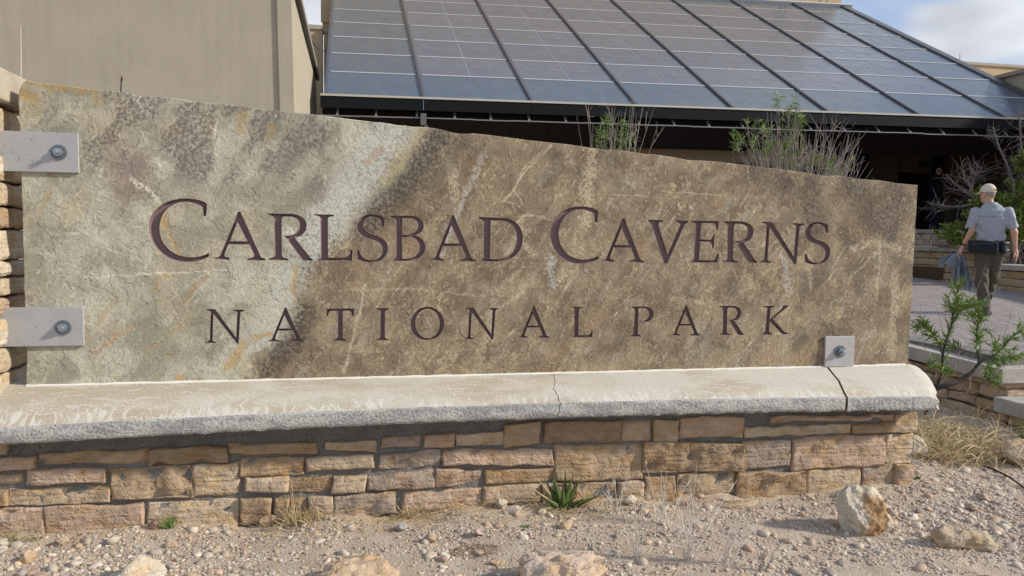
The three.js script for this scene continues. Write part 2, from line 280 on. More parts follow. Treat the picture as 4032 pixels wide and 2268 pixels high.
const slabC = tex(TW, TH, (u, v) => {
  const x = SX + u * SW, y = SY + v * SH, px = Math.min(TW - 1, Math.floor(u * TW)), py = Math.min(TH - 1, Math.floor(v * TH));
  const n1 = N2(x * 7, y * 7 + 3), n2 = N2(x * 7 + 50, y * 7), n3 = N2(x * 24, y * 24), n4 = N2(x * 24 + 9, y * 24);
  const X = x + 0.022 * n1 + 0.01 * n3, Y = y + 0.022 * n2 + 0.01 * n4, MX = x + 0.007 * n1 + 0.004 * n3, MY = y + 0.007 * n2 + 0.004 * n4;
  const al = X * 0.6 + Y * 0.8, ac = X * 0.8 - Y * 0.6; // along and across the bedding streaks
  const big = fbm2(X * 1.1, Y * 1.1, 3), mid = fbm2(X * 4.5, Y * 4.5 + 8, 4), str = fbm2(al * 1.5, ac * 6.5, 5, 0.6), fs = fbm2(al * 11, ac * 30, 3, 0.6), fine = fbm2(x * 30, y * 30, 3, 0.6), grain = N2(x * 160, y * 160), grit = N2(x * 85 + 5, y * 95);
  const rid = 1 - Math.abs(fbm2(x * 13 + 4, y * 15, 3)), soft = y > 1.55 ? 0.1 + 0.1 * sstep(1.55, 1.8, y) : 0.014;
  const t = sstep(-soft, soft, X - seam(Y) + 0.06 * mid + 0.02 * fine);
  // grey-green face
  let c = mix3([0.315, 0.295, 0.215], [0.5, 0.47, 0.36], sstep(-0.4, 0.45, 0.55 * mid + 0.6 * big + 0.25 * str));
  c = mix3(c, [0.5, 0.41, 0.265], 0.55 * sstep(0.1, 0.6, fbm2(X * 2.1 + 31, Y * 1.7, 4)) * sstep(0.6, -0.8, X));
  const up = sstep(1.62, 1.98, y + 0.25 * big + 0.1 * x) * sstep(0.3, -0.3, x + 0.25 * mid) * sstep(-1.85, -1.35, x + 0.3 * (y - 1.9));
  const patch = sstep(-0.3, 0.16, fbm2(al * 1.4 + 3, ac * 3.4, 4) + 0.3 * mid);
  c = mix3(c, [0.12, 0.1, 0.088], 0.9 * up * patch * sstep(-0.6, 0.4, 0.9 * fine + 0.45 * grit + 0.35 * fs));
  c = mix3(c, [0.18, 0.155, 0.115], 0.75 * (1 - 0.6 * up) * sstep(-0.1, 0.45, fbm2(X * 2.4 + 7, Y * 2.4, 4)) * sstep(-0.15, 0.6, fine + 0.5 * grit));
  c = mix3(c, [0.24, 0.165, 0.135], 0.75 * sstep(0.2, 0.02, Math.hypot(x + 1.22, (y - 1.93) * 0.8) + 0.08 * mid + 0.04 * fine));
  // brown face
  let d = mix3([0.18, 0.13, 0.083], [0.315, 0.245, 0.155], sstep(-0.5, 0.5, 0.4 * str + 0.6 * mid + 0.3 * big));
  d = mix3(d, [0.43, 0.345, 0.2], 0.7 * sstep(0.05, 0.65, 0.4 * str + 0.6 * fs + 0.25 * fine + 0.3 * fbm2(X * 2 + 3, Y * 2, 3)));
  d = mix3(d, [0.36, 0.32, 0.245], 0.5 * sstep(0.2, 0.65, fbm2(al * 1.2 + 60, ac * 5, 4) + 0.3 * fs));
  d = mix3(d, [0.115, 0.09, 0.065], 0.72 * sstep(0.12, 0.6, fbm2(X * 3 + 12, Y * 2.4, 4) + 0.4 * fine) * (0.45 + 0.55 * sstep(2, 3, x)));
  d = mix3(d, [0.4, 0.27, 0.14], 0.4 * sstep(0.2, 0.7, fbm2(X * 1.5 + 77, Y * 1.7, 4)));
  c = mix3(c, d, t);
  c = mix3(c, mix3([0.66, 0.62, 0.5], [0.56, 0.48, 0.32], t), clamp(1.0 * scuff[py * TW + px]));
  c = mix3(c, OCH, 0.8 * sstep(0.45, 0.72, fbm2(al * 4 + 100, ac * 9, 4) + 0.2 * fine) * (1 - t) * sstep(1.45, 1.1, y + 0.2 * big) * sstep(0.1, -0.6, x));
  let h = 0;
  // flaked layers: each contour of a slow field is a small step
  const fl = (fbm2(X * 1.5 + 5, Y * 2, 4) + 0.2 * str) * 4.2, st = Math.floor(fl), fr = fl - st, step = st + sstep(0, 0.05, fr), lip = sstep(0.05, 0.015, Math.abs(fr - 0.03)) * sstep(-0.25, 0.15, N2(x * 2.2, y * 2.2 + 7));
  c = mix3(c, c.map((q) => q * (N2(x * 1.6 + 9, y * 1.6) > 0 ? 1.45 : 0.55)), 0.42 * lip);
  c = c.map((q) => q * (1 - 0.18 * sstep(0.965, 1, rid)));
  h += step * 0.0028 + 0.0018 * mid + 0.0012 * str + 0.0011 * fine + 0.0006 * fs + 0.0006 * grit + 0.0003 * grain + 0.0012 * scuff[py * TW + px] - 0.0004 * sstep(0.965, 1, rid);
  const l = 1 + 0.2 * fine + 0.2 * grit + 0.17 * grain + 0.13 * fs; c = c.map((q) => q * l);
  for (const m of MARKS) {
    if (x < m.b[0] || x > m.b[1] || y < m.b[2] || y > m.b[3]) continue;
    let dd = 9; for (let k = 1; k < m.pts.length; k++) dd = Math.min(dd, segD(MX, MY, m.pts[k - 1], m.pts[k]));
    const w = m.w * (1 + 0.5 * fine + 0.5 * mid), a = sstep(w * 1.3, w * 0.3, dd) * m.k * clamp(0.8 + 1.4 * (m.w > 0.012 ? fine + 0.5 * grit + 0.3 * fs : 0.5 * fine));
    c = mix3(c, m.c.map((q) => q * (1 + 0.2 * grit + 0.15 * grain)), clamp(a)); h += m.h * 0.006 * a;
  }
  slabHeight[py * TW + px] = h;
  return c;
}, true, false);
let hMin = 9, hMax = -9; for (const h of slabHeight) { hMin = Math.min(hMin, h); hMax = Math.max(hMax, h); }
const slabB = tex(TW, TH, (u, v) => (slabHeight[Math.floor(v * TH) * TW + Math.floor(u * TW)] - hMin) / (hMax - hMin), false, false);
M.slab = std({ map: slabC, bumpMap: slabB, bumpScale: (hMax - hMin) * 0.5, roughness: 0.85 });
M.paint = std({ color: lin(0.19, 0.125, 0.125), roughness: 0.8, bumpMap: concB, bumpScale: 0.004 });

const GLYPH = { // capital outlines, first the letter's own contour and then its counters
  C: 'M1168 275L1150 480Q1140 495 1095 490L1080 335C980 265 880 243 780 243C520 243 320 440 315 720C310 1000 540 1230 850 1232C1000 1232 1100 1200 1180 1155Q1200 1160 1190 1215C1060 1290 900 1325 790 1322C400 1320 128 1040 128 700C128 400 420 178 800 178C940 178 1070 205 1150 250Z',
  A: 'M1268 1272Q1275 1250 1345 1243Q1370 1235 1392 1180L1705 430L1755 430L2110 1230Q2140 1262 2197 1265L2195 1302L1865 1300L1868 1268L1940 1250Q1995 1240 1985 1195L1905 1018L1530 1018L1468 1170Q1450 1235 1490 1247L1545 1250L1555 1293ZM1695 620L1862 958L1560 958Z',
  R: 'M245 465Q250 455 290 455L640 455C850 455 940 560 940 660C940 780 850 870 725 888L985 1225Q1005 1258 1048 1275L1040 1305L860 1305L595 930L540 855L640 850C760 830 805 750 805 640C805 560 740 510 600 510L540 510Q497 515 495 560L497 1200Q500 1250 560 1258L612 1268L610 1300L258 1297L258 1268L330 1250Q368 1240 368 1190L355 560Q350 510 290 492Z',
  L: 'M1070 478L1425 482L1420 515L1360 520Q1318 525 1318 570L1318 1250L1600 1250Q1690 1240 1705 1150L1712 1105L1748 1108L1742 1310L1143 1306L1150 1285Q1190 1275 1190 1230L1185 560Q1180 515 1120 505L1075 495Z',
  S: 'M500 380L490 490L460 490Q455 370 330 368C270 368 225 410 220 470C220 550 300 580 380 600C490 630 540 680 540 760C540 880 430 945 320 942C250 940 190 925 148 905L145 790L175 785Q190 890 310 912C400 915 460 870 465 790C465 700 400 670 320 655C210 625 140 570 140 500C142 400 230 335 330 335C400 337 460 355 500 380Z',
  B: 'M567 360L850 358C930 360 990 410 990 480C990 550 940 590 880 607C960 620 1013 680 1013 750C1013 870 900 938 760 938L598 938L600 918Q640 905 640 860L635 440Q630 400 570 380ZM720 392L800 392C880 395 915 430 915 480C915 560 840 605 718 605ZM715 640L830 636C900 640 935 700 935 760C935 850 870 900 760 905L720 905Z',
  D: 'M1688 378L2000 385C2150 390 2248 500 2248 640C2248 830 2110 940 1920 942L1712 942L1715 918Q1750 905 1750 870L1748 450Q1745 420 1690 400ZM1838 425L1980 425C2110 435 2165 530 2165 640C2165 800 2080 910 1900 912L1835 905Z',
  V: 'M1842 366L2093 370L2090 402L2040 405Q2005 412 2025 480L2180 950L2380 460Q2392 410 2310 397L2310 370L2515 374L2510 405Q2470 410 2450 460L2180 1105L2130 1107L1915 480Q1890 410 1842 395Z',
  E: 'M158 203L612 201L598 355L575 350Q570 245 500 243L335 243Q325 245 322 270L315 505L480 510Q505 500 525 430L547 432L540 648L512 648Q505 555 460 548L312 548L303 845L530 850Q575 845 600 735L628 735L605 890L160 893L165 872Q215 850 217 800L240 280Q238 240 158 225Z',
  N: 'M1322 213L1475 214L1850 790L1870 300Q1870 260 1812 250L1812 228L2005 233L2000 260Q1935 262 1932 300L1895 918L1860 915L1440 310L1420 830Q1420 865 1485 875L1480 897L1288 893L1290 872Q1365 855 1368 820L1390 290Q1388 250 1322 235Z',
  T: 'M1628 110L1980 108L1972 205L1950 203Q1945 142 1890 140L1840 140Q1833 145 1833 165L1833 480Q1835 500 1885 505L1882 522L1710 522L1715 505Q1765 498 1767 470L1768 160Q1765 140 1740 140L1690 140Q1650 145 1645 205L1625 203Z',
  I: 'M2252 107L2420 107L2418 125Q2370 130 2370 155L2368 475Q2372 495 2418 500L2415 513L2252 513L2252 498Q2305 490 2308 465L2312 155Q2308 130 2252 122Z',
  O: 'M393 90C520 90 608 190 608 300C608 420 510 512 393 512C270 512 178 420 178 300C178 185 275 90 393 90ZM395 117C300 117 240 195 240 290C240 395 310 484 400 484C495 484 550 400 550 305C550 205 485 117 395 117Z',
  P: 'M470 95L640 95C720 98 750 150 750 190C750 260 690 300 630 298Q600 295 588 278C650 285 690 250 690 190C690 140 660 115 600 115L560 118Q556 125 558 145L555 440Q560 458 600 462L598 477L450 477L455 462Q498 455 500 430L512 140Q512 118 470 108Z',
  K: 'M2138 88L2275 87L2270 103Q2230 108 2228 130L2222 262L2375 120Q2388 105 2375 92L2380 87L2458 85L2455 100Q2430 105 2390 145L2260 255L2410 420Q2430 435 2460 438L2455 454L2390 457L2222 285L2218 415Q2222 435 2260 440L2258 457L2125 457L2130 440Q2165 432 2168 410L2185 130Q2182 108 2138 102Z',
};
function glyphContours(ch, x0, x1, y0, y1) {
  const cs = []; let path = null;
  for (const [, op, args] of GLYPH[ch].matchAll(/([MLQCZ])([^MLQCZ]*)/g)) {
    const a = args.trim().split(/\s+/).map(Number);
    if (op === 'M') { path = new THREE.Path(); path.moveTo(a[0], a[1]); cs.push(path); } else if (op === 'L') path.lineTo(...a); else if (op === 'Q') path.quadraticCurveTo(...a); else if (op === 'C') path.bezierCurveTo(...a);
  }
  const raw = cs.map((p) => { const q = p.getPoints(9); if (q[0].distanceTo(q[q.length - 1]) < 1e-6) q.pop(); return q; });
  const xs = raw[0].map((p) => p.x), ys = raw[0].map((p) => p.y), bx = Math.min(...xs), bX = Math.max(...xs), by = Math.min(...ys), bY = Math.max(...ys);
  return raw.map((q) => q.map((p) => new THREE.Vector2(mix(x0, x1, (p.x - bx) / (bX - bx)), mix(y1, y0, (p.y - by) / (bY - by)))));
}
const LINES = [
  [['C', -1.12, -0.808], ['A', -0.784, -0.507], ['R', -0.495, -0.246], ['L', -0.241, -0.024], ['S', -0.001, 0.179], ['B', 0.192, 0.397], ['A', 0.423, 0.697], ['D', 0.713, 0.985],
    ['C', 1.152, 1.465], ['A', 1.48, 1.761], ['V', 1.782, 2.049], ['E', 2.069, 2.266], ['R', 2.285, 2.534], ['N', 2.547, 2.859], ['S', 2.867, 3.054]].map((q) => [...q, ...({ C: [1.461, 1.815], A: [1.473, 1.746], S: [1.464, 1.745], V: [1.467, 1.741], N: [1.466, 1.741] }[q[0]] ?? [1.473, 1.74])]),
  [['N', -0.835, -0.624], ['A', -0.498, -0.3], ['T', -0.173, -0.014], ['I', 0.108, 0.185], ['O', 0.31, 0.51], ['N', 0.631, 0.841], ['A', 0.961, 1.158], ['L', 1.29, 1.434],
    ['P', 1.675, 1.832], ['A', 1.95, 2.151], ['R', 2.279, 2.455], ['K', 2.579, 2.768]].map((q) => [...q, ...({ A: [1.008, 1.203], N: [1.001, 1.199], O: [1.004, 1.204] }[q[0]] ?? [1.008, 1.198])]),
].flat();
const slab = thing('sign_slab', 'large slate slab engraved with two lines of capitals, standing on the concrete ledge', 'sign');
{
  const depth = 0.021, top = (x) => 2.417 - 0.0762 * (x + 1.74), out = [];
  const add = (x, y) => out.push(new THREE.Vector2(x, y));
  for (let y = 0.785; y < 2.3; y += 0.06) add(-1.748 + 0.004 * N2(y * 6, 1), y);
  add(-1.752, 2.31); add(-1.745, 2.37); add(-1.727, 2.405); add(-1.705, 2.42);
  for (let x = -1.66; x < 3.67; x += 0.045) add(x, top(x) + 0.004 * N2(x * 3, 4) - 0.007 * sstep(0.35, 0.8, N2(x * 2.3, 9)) - 0.0035 * sstep(0.2, 0.8, N2(x * 11, 5)) - 0.012 * sstep(0.05, 0, Math.abs(x + 1.15)));
  add(3.69, top(3.69));
  for (let y = 1.98; y > 0.8; y -= 0.07) add(3.692 - 0.016 * (2 - y) / 1.2 + 0.003 * N2(y * 7, 3), y);
  add(3.676, 0.785);
  out.reverse(); // clockwise to counter-clockwise
  const inset = out.map((p, i) => { const a = out[(i + out.length - 1) % out.length], b = out[(i + 1) % out.length], t = b.clone().sub(a).normalize(); return new THREE.Vector2(p.x - t.y * 0.005, p.y + t.x * 0.005); });
  const flip = THREE.ShapeUtils.isClockWise(out) ? -1 : 1; if (flip < 0) throw new Error('outline runs the wrong way');
  const face = new THREE.Shape(inset), islands = [];
  for (const [ch, x0, x1, y0, y1] of LINES) {
    const cs = glyphContours(ch, x0, x1, y0, y1);
    face.holes.push(new THREE.Path(cs[0]));
    for (const c of cs.slice(1)) islands.push(new THREE.Shape(c));
    const b = new MB();
    const big = y1 > 1.3, ins = big ? 0.0078 : 0.0054, inner = cs.map((c) => { const cw = THREE.ShapeUtils.isClockWise(c) === (c === cs[0]) ? -1 : 1; return c.map((p, i) => { const a = c[(i + c.length - 1) % c.length], e = c[(i + 1) % c.length], t1 = p.clone().sub(a).normalize(), t2 = e.clone().sub(p).normalize(), n = new THREE.Vector2(-(t1.y + t2.y), t1.x + t2.x), l = n.length(); n.divideScalar(Math.max(l, 0.3)); const m = Math.min(1.5, 2 / Math.max(l, 0.6)); return new THREE.Vector2(p.x + n.x * ins * m * cw, p.y + n.y * ins * m * cw); }); });
    cs.forEach((c, ci) => { // sloping sides of the cut
      const n = c.length, cx = (x0 + x1) / 2, cy = (y0 + y1) / 2;
      const f = c.map((p) => b.v(p.x, p.y, 0, p.x, p.y)), k = inner[ci].map((p) => b.v(p.x, p.y, -depth, p.x + 0.02, p.y + 0.02));
      for (let i = 0; i < n; i++) b.quad(f[i], f[(i + 1) % n], k[(i + 1) % n], k[i]);
    });
    const s = new THREE.Shape(inner[0]); s.holes = inner.slice(1).map((c) => new THREE.Path(c));
    const floor = new THREE.ShapeGeometry(s).translate(0, 0, -depth), walls = b.geo().toNonIndexed(); walls.computeVertexNormals();
    part('letter', mergeGeometries([walls, floor.toNonIndexed()]), M.paint, slab);
  }
  const faces = [new THREE.ShapeGeometry(face), ...islands.map((s) => new THREE.ShapeGeometry(s))].map((g) => g.toNonIndexed());
  const b = new MB(), T = 0.13, n = out.length, ring = (pts, z) => pts.map((p) => b.v(p.x, p.y, z, p.x, p.y)), r0 = ring(inset, 0), r1 = ring(out, -0.006), r2 = ring(out, -T).map((k, i) => { b.u[k * 2] += 0.13; return k; });
  for (let i = 0; i < n; i++) { const j = (i + 1) % n; b.quad(r0[i], r1[i], r1[j], r0[j]); b.quad(r1[i], r2[i], r2[j], r1[j]); }
  const rim = b.geo().toNonIndexed(); rim.computeVertexNormals();
  const back = new THREE.ShapeGeometry(new THREE.Shape(out)).rotateY(Math.PI).translate(0, 0, -T).toNonIndexed();
  { const p = back.attributes.position; for (let i = 0; i < p.count; i++) p.setX(i, -p.getX(i)); const idx = back.attributes.position.array; for (let i = 0; i < p.count; i += 3) for (let k = 0; k < 3; k++) { const t = idx[(i + 1) * 3 + k]; idx[(i + 1) * 3 + k] = idx[(i + 2) * 3 + k]; idx[(i + 2) * 3 + k] = t; } }
  const g = mergeGeometries([...faces, rim, back]), p = g.attributes.position, uv = g.attributes.uv;
  for (let i = 0; i < p.count; i++) uv.setXY(i, (p.getX(i) - SX) / SW + (p.getZ(i) < -0.01 ? 0.01 : 0), (p.getY(i) - SY) / SH);
  part('slab_panel', g, M.slab, slab);
}
// steel straps and their bolts
const steelC = tex(256, 256, tile((u, v) => 0.86 + 0.06 * fbm2(u * 5, v * 5, 4) + 0.05 * N2(u * 60, v * 60) - 0.3 * sstep(0.78, 0.86, N2(u * 26, v * 26))), false);
M.plate = std({ color: lin(0.5, 0.485, 0.47), map: steelC, roughness: 0.55, metalness: 0.25 });
M.washer = std({ color: lin(0.17, 0.2, 0.22), map: steelC, roughness: 0.5, metalness: 0.5 });
M.zinc = std({ color: lin(0.42, 0.46, 0.49), map: steelC, roughness: 0.45, metalness: 0.75 });
function bracket(x0, x1, y0, y1, bx, by, len, tilt, tipLong) {
  const t = 0.02, pl = boxAt(x0, x1, y0, y1, 0.002, t, 0.0025);
  const br = part('bracket', pl, M.plate, slab);
  const cyl = (r, h, n) => new THREE.CylinderGeometry(r, r, h, n).rotateX(Math.PI / 2);
  part('washer', cyl(0.04, 0.007, 36).translate(bx, by, t + 0.0035), M.washer, br);
  const nut = cyl(0.0235, 0.02, 6); nut.rotateZ(tilt).translate(bx, by, t + 0.017);
  part('nut', nut, M.zinc, br);
  const bolt = mergeGeometries([cyl(0.0125, len, 18).translate(0, 0, len / 2), new THREE.SphereGeometry(0.0125, 14, 6, 0, Math.PI * 2, 0, Math.PI / 2).scale(1, 0.15, 1).rotateX(Math.PI / 2).translate(0, 0, len)]);
  bolt.translate(bx, by, t + (tipLong ? 0.02 : 0.01)); part('bolt', bolt, M.zinc, br);
}
bracket(-2.1, -1.459, 1.938, 2.149, -1.554, 2.044, 0.036, 0.5, true);
bracket(-2.1, -1.454, 1.006, 1.216, -1.554, 1.106, 0.03, 0.1, false);
bracket(3.03, 3.245, 0.792, 0.993, 3.137, 0.892, 0.03, 0.3, true);

// ---------- the concrete ledge ----------
const ledgeN = new Float32Array(2048 * 256);
const ledgeT = tex(2048, 256, (u, v) => { // u along the ledge, v from the slab (0) over the wash and the nose (0.68 to 0.9) to the underside
  const x = -2.75 + u * 6.6, s = v * 0.52, wx = x + 0.02 * N2(x * 9, s * 9), ws = s + 0.015 * N2(x * 9 + 40, s * 9);
  const big = fbm2(wx * 1.1, ws * 2.4, 4), st = fbm2(wx * 2.2 + 9, ws * 26, 4), br = fbm2(wx * 3.2 + 3, ws * 9, 4), drip = fbm2(wx * 24, ws * 4 + 2, 4), fine = fbm2(x * 40, s * 40, 3), g = N2(x * 140, s * 140), pit = N2(x * 52 + 3, s * 52);
  let c = mix3([0.46, 0.39, 0.285], [0.57, 0.525, 0.435], sstep(-0.45, 0.4, big + 0.18 * (x - 0.6)));
  c = mix3(c, [0.42, 0.345, 0.235], 0.55 * sstep(-0.05, 0.5, st + 0.3 * br - 0.12 * x));
  c = mix3(c, [0.62, 0.585, 0.51], 0.7 * sstep(0.12, 0.5, st + 0.25 * fine));
  c = mix3(c, [0.66, 0.625, 0.55], 0.85 * sstep(0.05, 0.4, drip + 1.5 * (v - 0.62) + 0.3 * big) * sstep(0.33, 0.6, v));
  c = mix3(c, [0.68, 0.65, 0.58], 0.6 * sstep(0.06, 0.0, v) );
  c = mix3(c, [0.3, 0.27, 0.23], 0.5 * sstep(0.78, 0.9, pit));
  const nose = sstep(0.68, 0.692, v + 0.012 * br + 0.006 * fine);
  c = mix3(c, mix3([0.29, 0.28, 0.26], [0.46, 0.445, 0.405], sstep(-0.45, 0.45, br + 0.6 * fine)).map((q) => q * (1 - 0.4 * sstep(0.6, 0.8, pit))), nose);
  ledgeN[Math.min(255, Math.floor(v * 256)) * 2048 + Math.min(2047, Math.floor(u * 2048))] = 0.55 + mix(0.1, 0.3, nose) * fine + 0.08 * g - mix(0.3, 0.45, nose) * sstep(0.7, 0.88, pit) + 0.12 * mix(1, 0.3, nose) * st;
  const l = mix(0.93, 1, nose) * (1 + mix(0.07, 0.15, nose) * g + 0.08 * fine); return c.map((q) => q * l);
}, true, false);
const ledgeB = tex(2048, 256, (u, v) => ledgeN[Math.floor(v * 256) * 2048 + Math.floor(u * 2048)], false, false);
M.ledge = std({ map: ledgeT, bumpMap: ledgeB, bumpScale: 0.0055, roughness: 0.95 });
const ledge = thing('concrete_ledge', 'sloping concrete ledge capping the sandstone base under the slate slab', 'ledge');
function ledgeSection(xa, xb, endL, endR) {
  const P = [[-0.2, 0.58], [-0.2, 0.795], [-0.004, 0.793], [0.03, 0.783], [0.1, 0.756], [0.17, 0.726], [0.24, 0.696], [0.285, 0.674], [0.297, 0.667], [0.301, 0.656], [0.302, 0.62], [0.3, 0.597], [0.296, 0.583], [0.282, 0.577], [0.2, 0.575], [-0.2, 0.575]];
  const vv = [0, 0, 0.02, 0.08, 0.24, 0.4, 0.56, 0.66, 0.7, 0.73, 0.79, 0.86, 0.9, 0.93, 0.96, 1], b = new MB(), cols = [], L = 3.5, n = Math.ceil(L / 0.035);
  for (let i = 0; i <= 110; i++) {
    const t = i / 110, col = [];
    P.forEach(([z, y], k) => {
      const x = mix(xa(z, y), xb(z, y), t), nose = sstep(0.18, 0.3, z);
      let yy = y - 0.0052 * (x - 0.9) ** 2 * nose, zz = z;
      const q = k > 7 && k < 14 ? 1 : 0.25; zz += q * (0.004 * fbm2(x * 4, k * 0.3, 3) + (k > 9 ? 0.0025 * N2(x * 26, k) : 0)); yy += q * 0.0035 * fbm2(x * 4 + 30, k * 0.3, 3) - (k === 8 || k === 7 ? 0.005 * sstep(0.45, 0.8, N2(x * 7, 3)) : 0) + (k === 12 || k === 13 ? 0.012 * Math.min(0, N2(x * 9, 77) + 0.1) : 0);
      if (endR) { const e = clamp((x - (3.66 - 0.25 * z)) / 0.16); yy -= (k < 10 && k > 0 ? 0.075 : 0) * e * e; }
      col.push(b.v(x, yy, zz, (x + 2.75) / 6.6, vv[k]));
    });
    if (cols.length) { const a = cols[cols.length - 1]; for (let k = 0; k < P.length - 1; k++) b.quad(a[k], a[k + 1], col[k + 1], col[k]); }
    cols.push(col);
  }
  for (const [c, s] of [[cols[0], 1], [cols[cols.length - 1], -1]]) { // end faces
    const d = c.map((k) => b.v(b.p[k * 3], b.p[k * 3 + 1], b.p[k * 3 + 2], b.p[k * 3 + 2], 0.2)), o = b.v(b.p[d[0] * 3], 0.62, 0.05, 0.05, 0.2);
    for (let k = 0; k < d.length - 1; k++) s > 0 ? b.tri(o, d[k + 1], d[k]) : b.tri(o, d[k], d[k + 1]);
  }
  part('ledge_section', b.geo(), M.ledge, ledge);
}
const crackX = (z, y) => 1.19 - 0.17 * z + 0.022 * N2(z * 14, y * 9) + 0.01 * N2(z * 40, y * 40), jointX = (z, y) => 3.06 - 0.19 * z + 0.01 * N2(z * 16 + 4, y * 12);
const endX = (z, y) => 3.8 - 0.47 * Math.max(0, z) + 0.03 * N2(z * 18 + 9, y * 26) + 0.022 * N2(z * 60, y * 70);
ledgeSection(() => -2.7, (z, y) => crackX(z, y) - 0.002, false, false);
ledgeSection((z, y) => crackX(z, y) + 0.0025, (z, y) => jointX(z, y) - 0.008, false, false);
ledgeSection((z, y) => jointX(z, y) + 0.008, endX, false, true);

{ const b = new MB(); let prev = null; for (let x = -1.75; x < 3.69; x += 0.04) { const h = 0.797 + 0.003 * N2(x * 9, 2), w = 0.012 + 0.004 * N2(x * 6, 5), r = [b.v(x, h, 0.001), b.v(x, 0.7935, w), b.v(x, 0.785, w + 0.003)]; if (prev) { b.quad(prev[0], prev[1], r[1], r[0]); b.quad(prev[1], prev[2], r[2], r[1]); } prev = r; } part('sealant', b.geo(), std({ color: lin(0.72, 0.68, 0.58), side: THREE.DoubleSide }), ledge); }
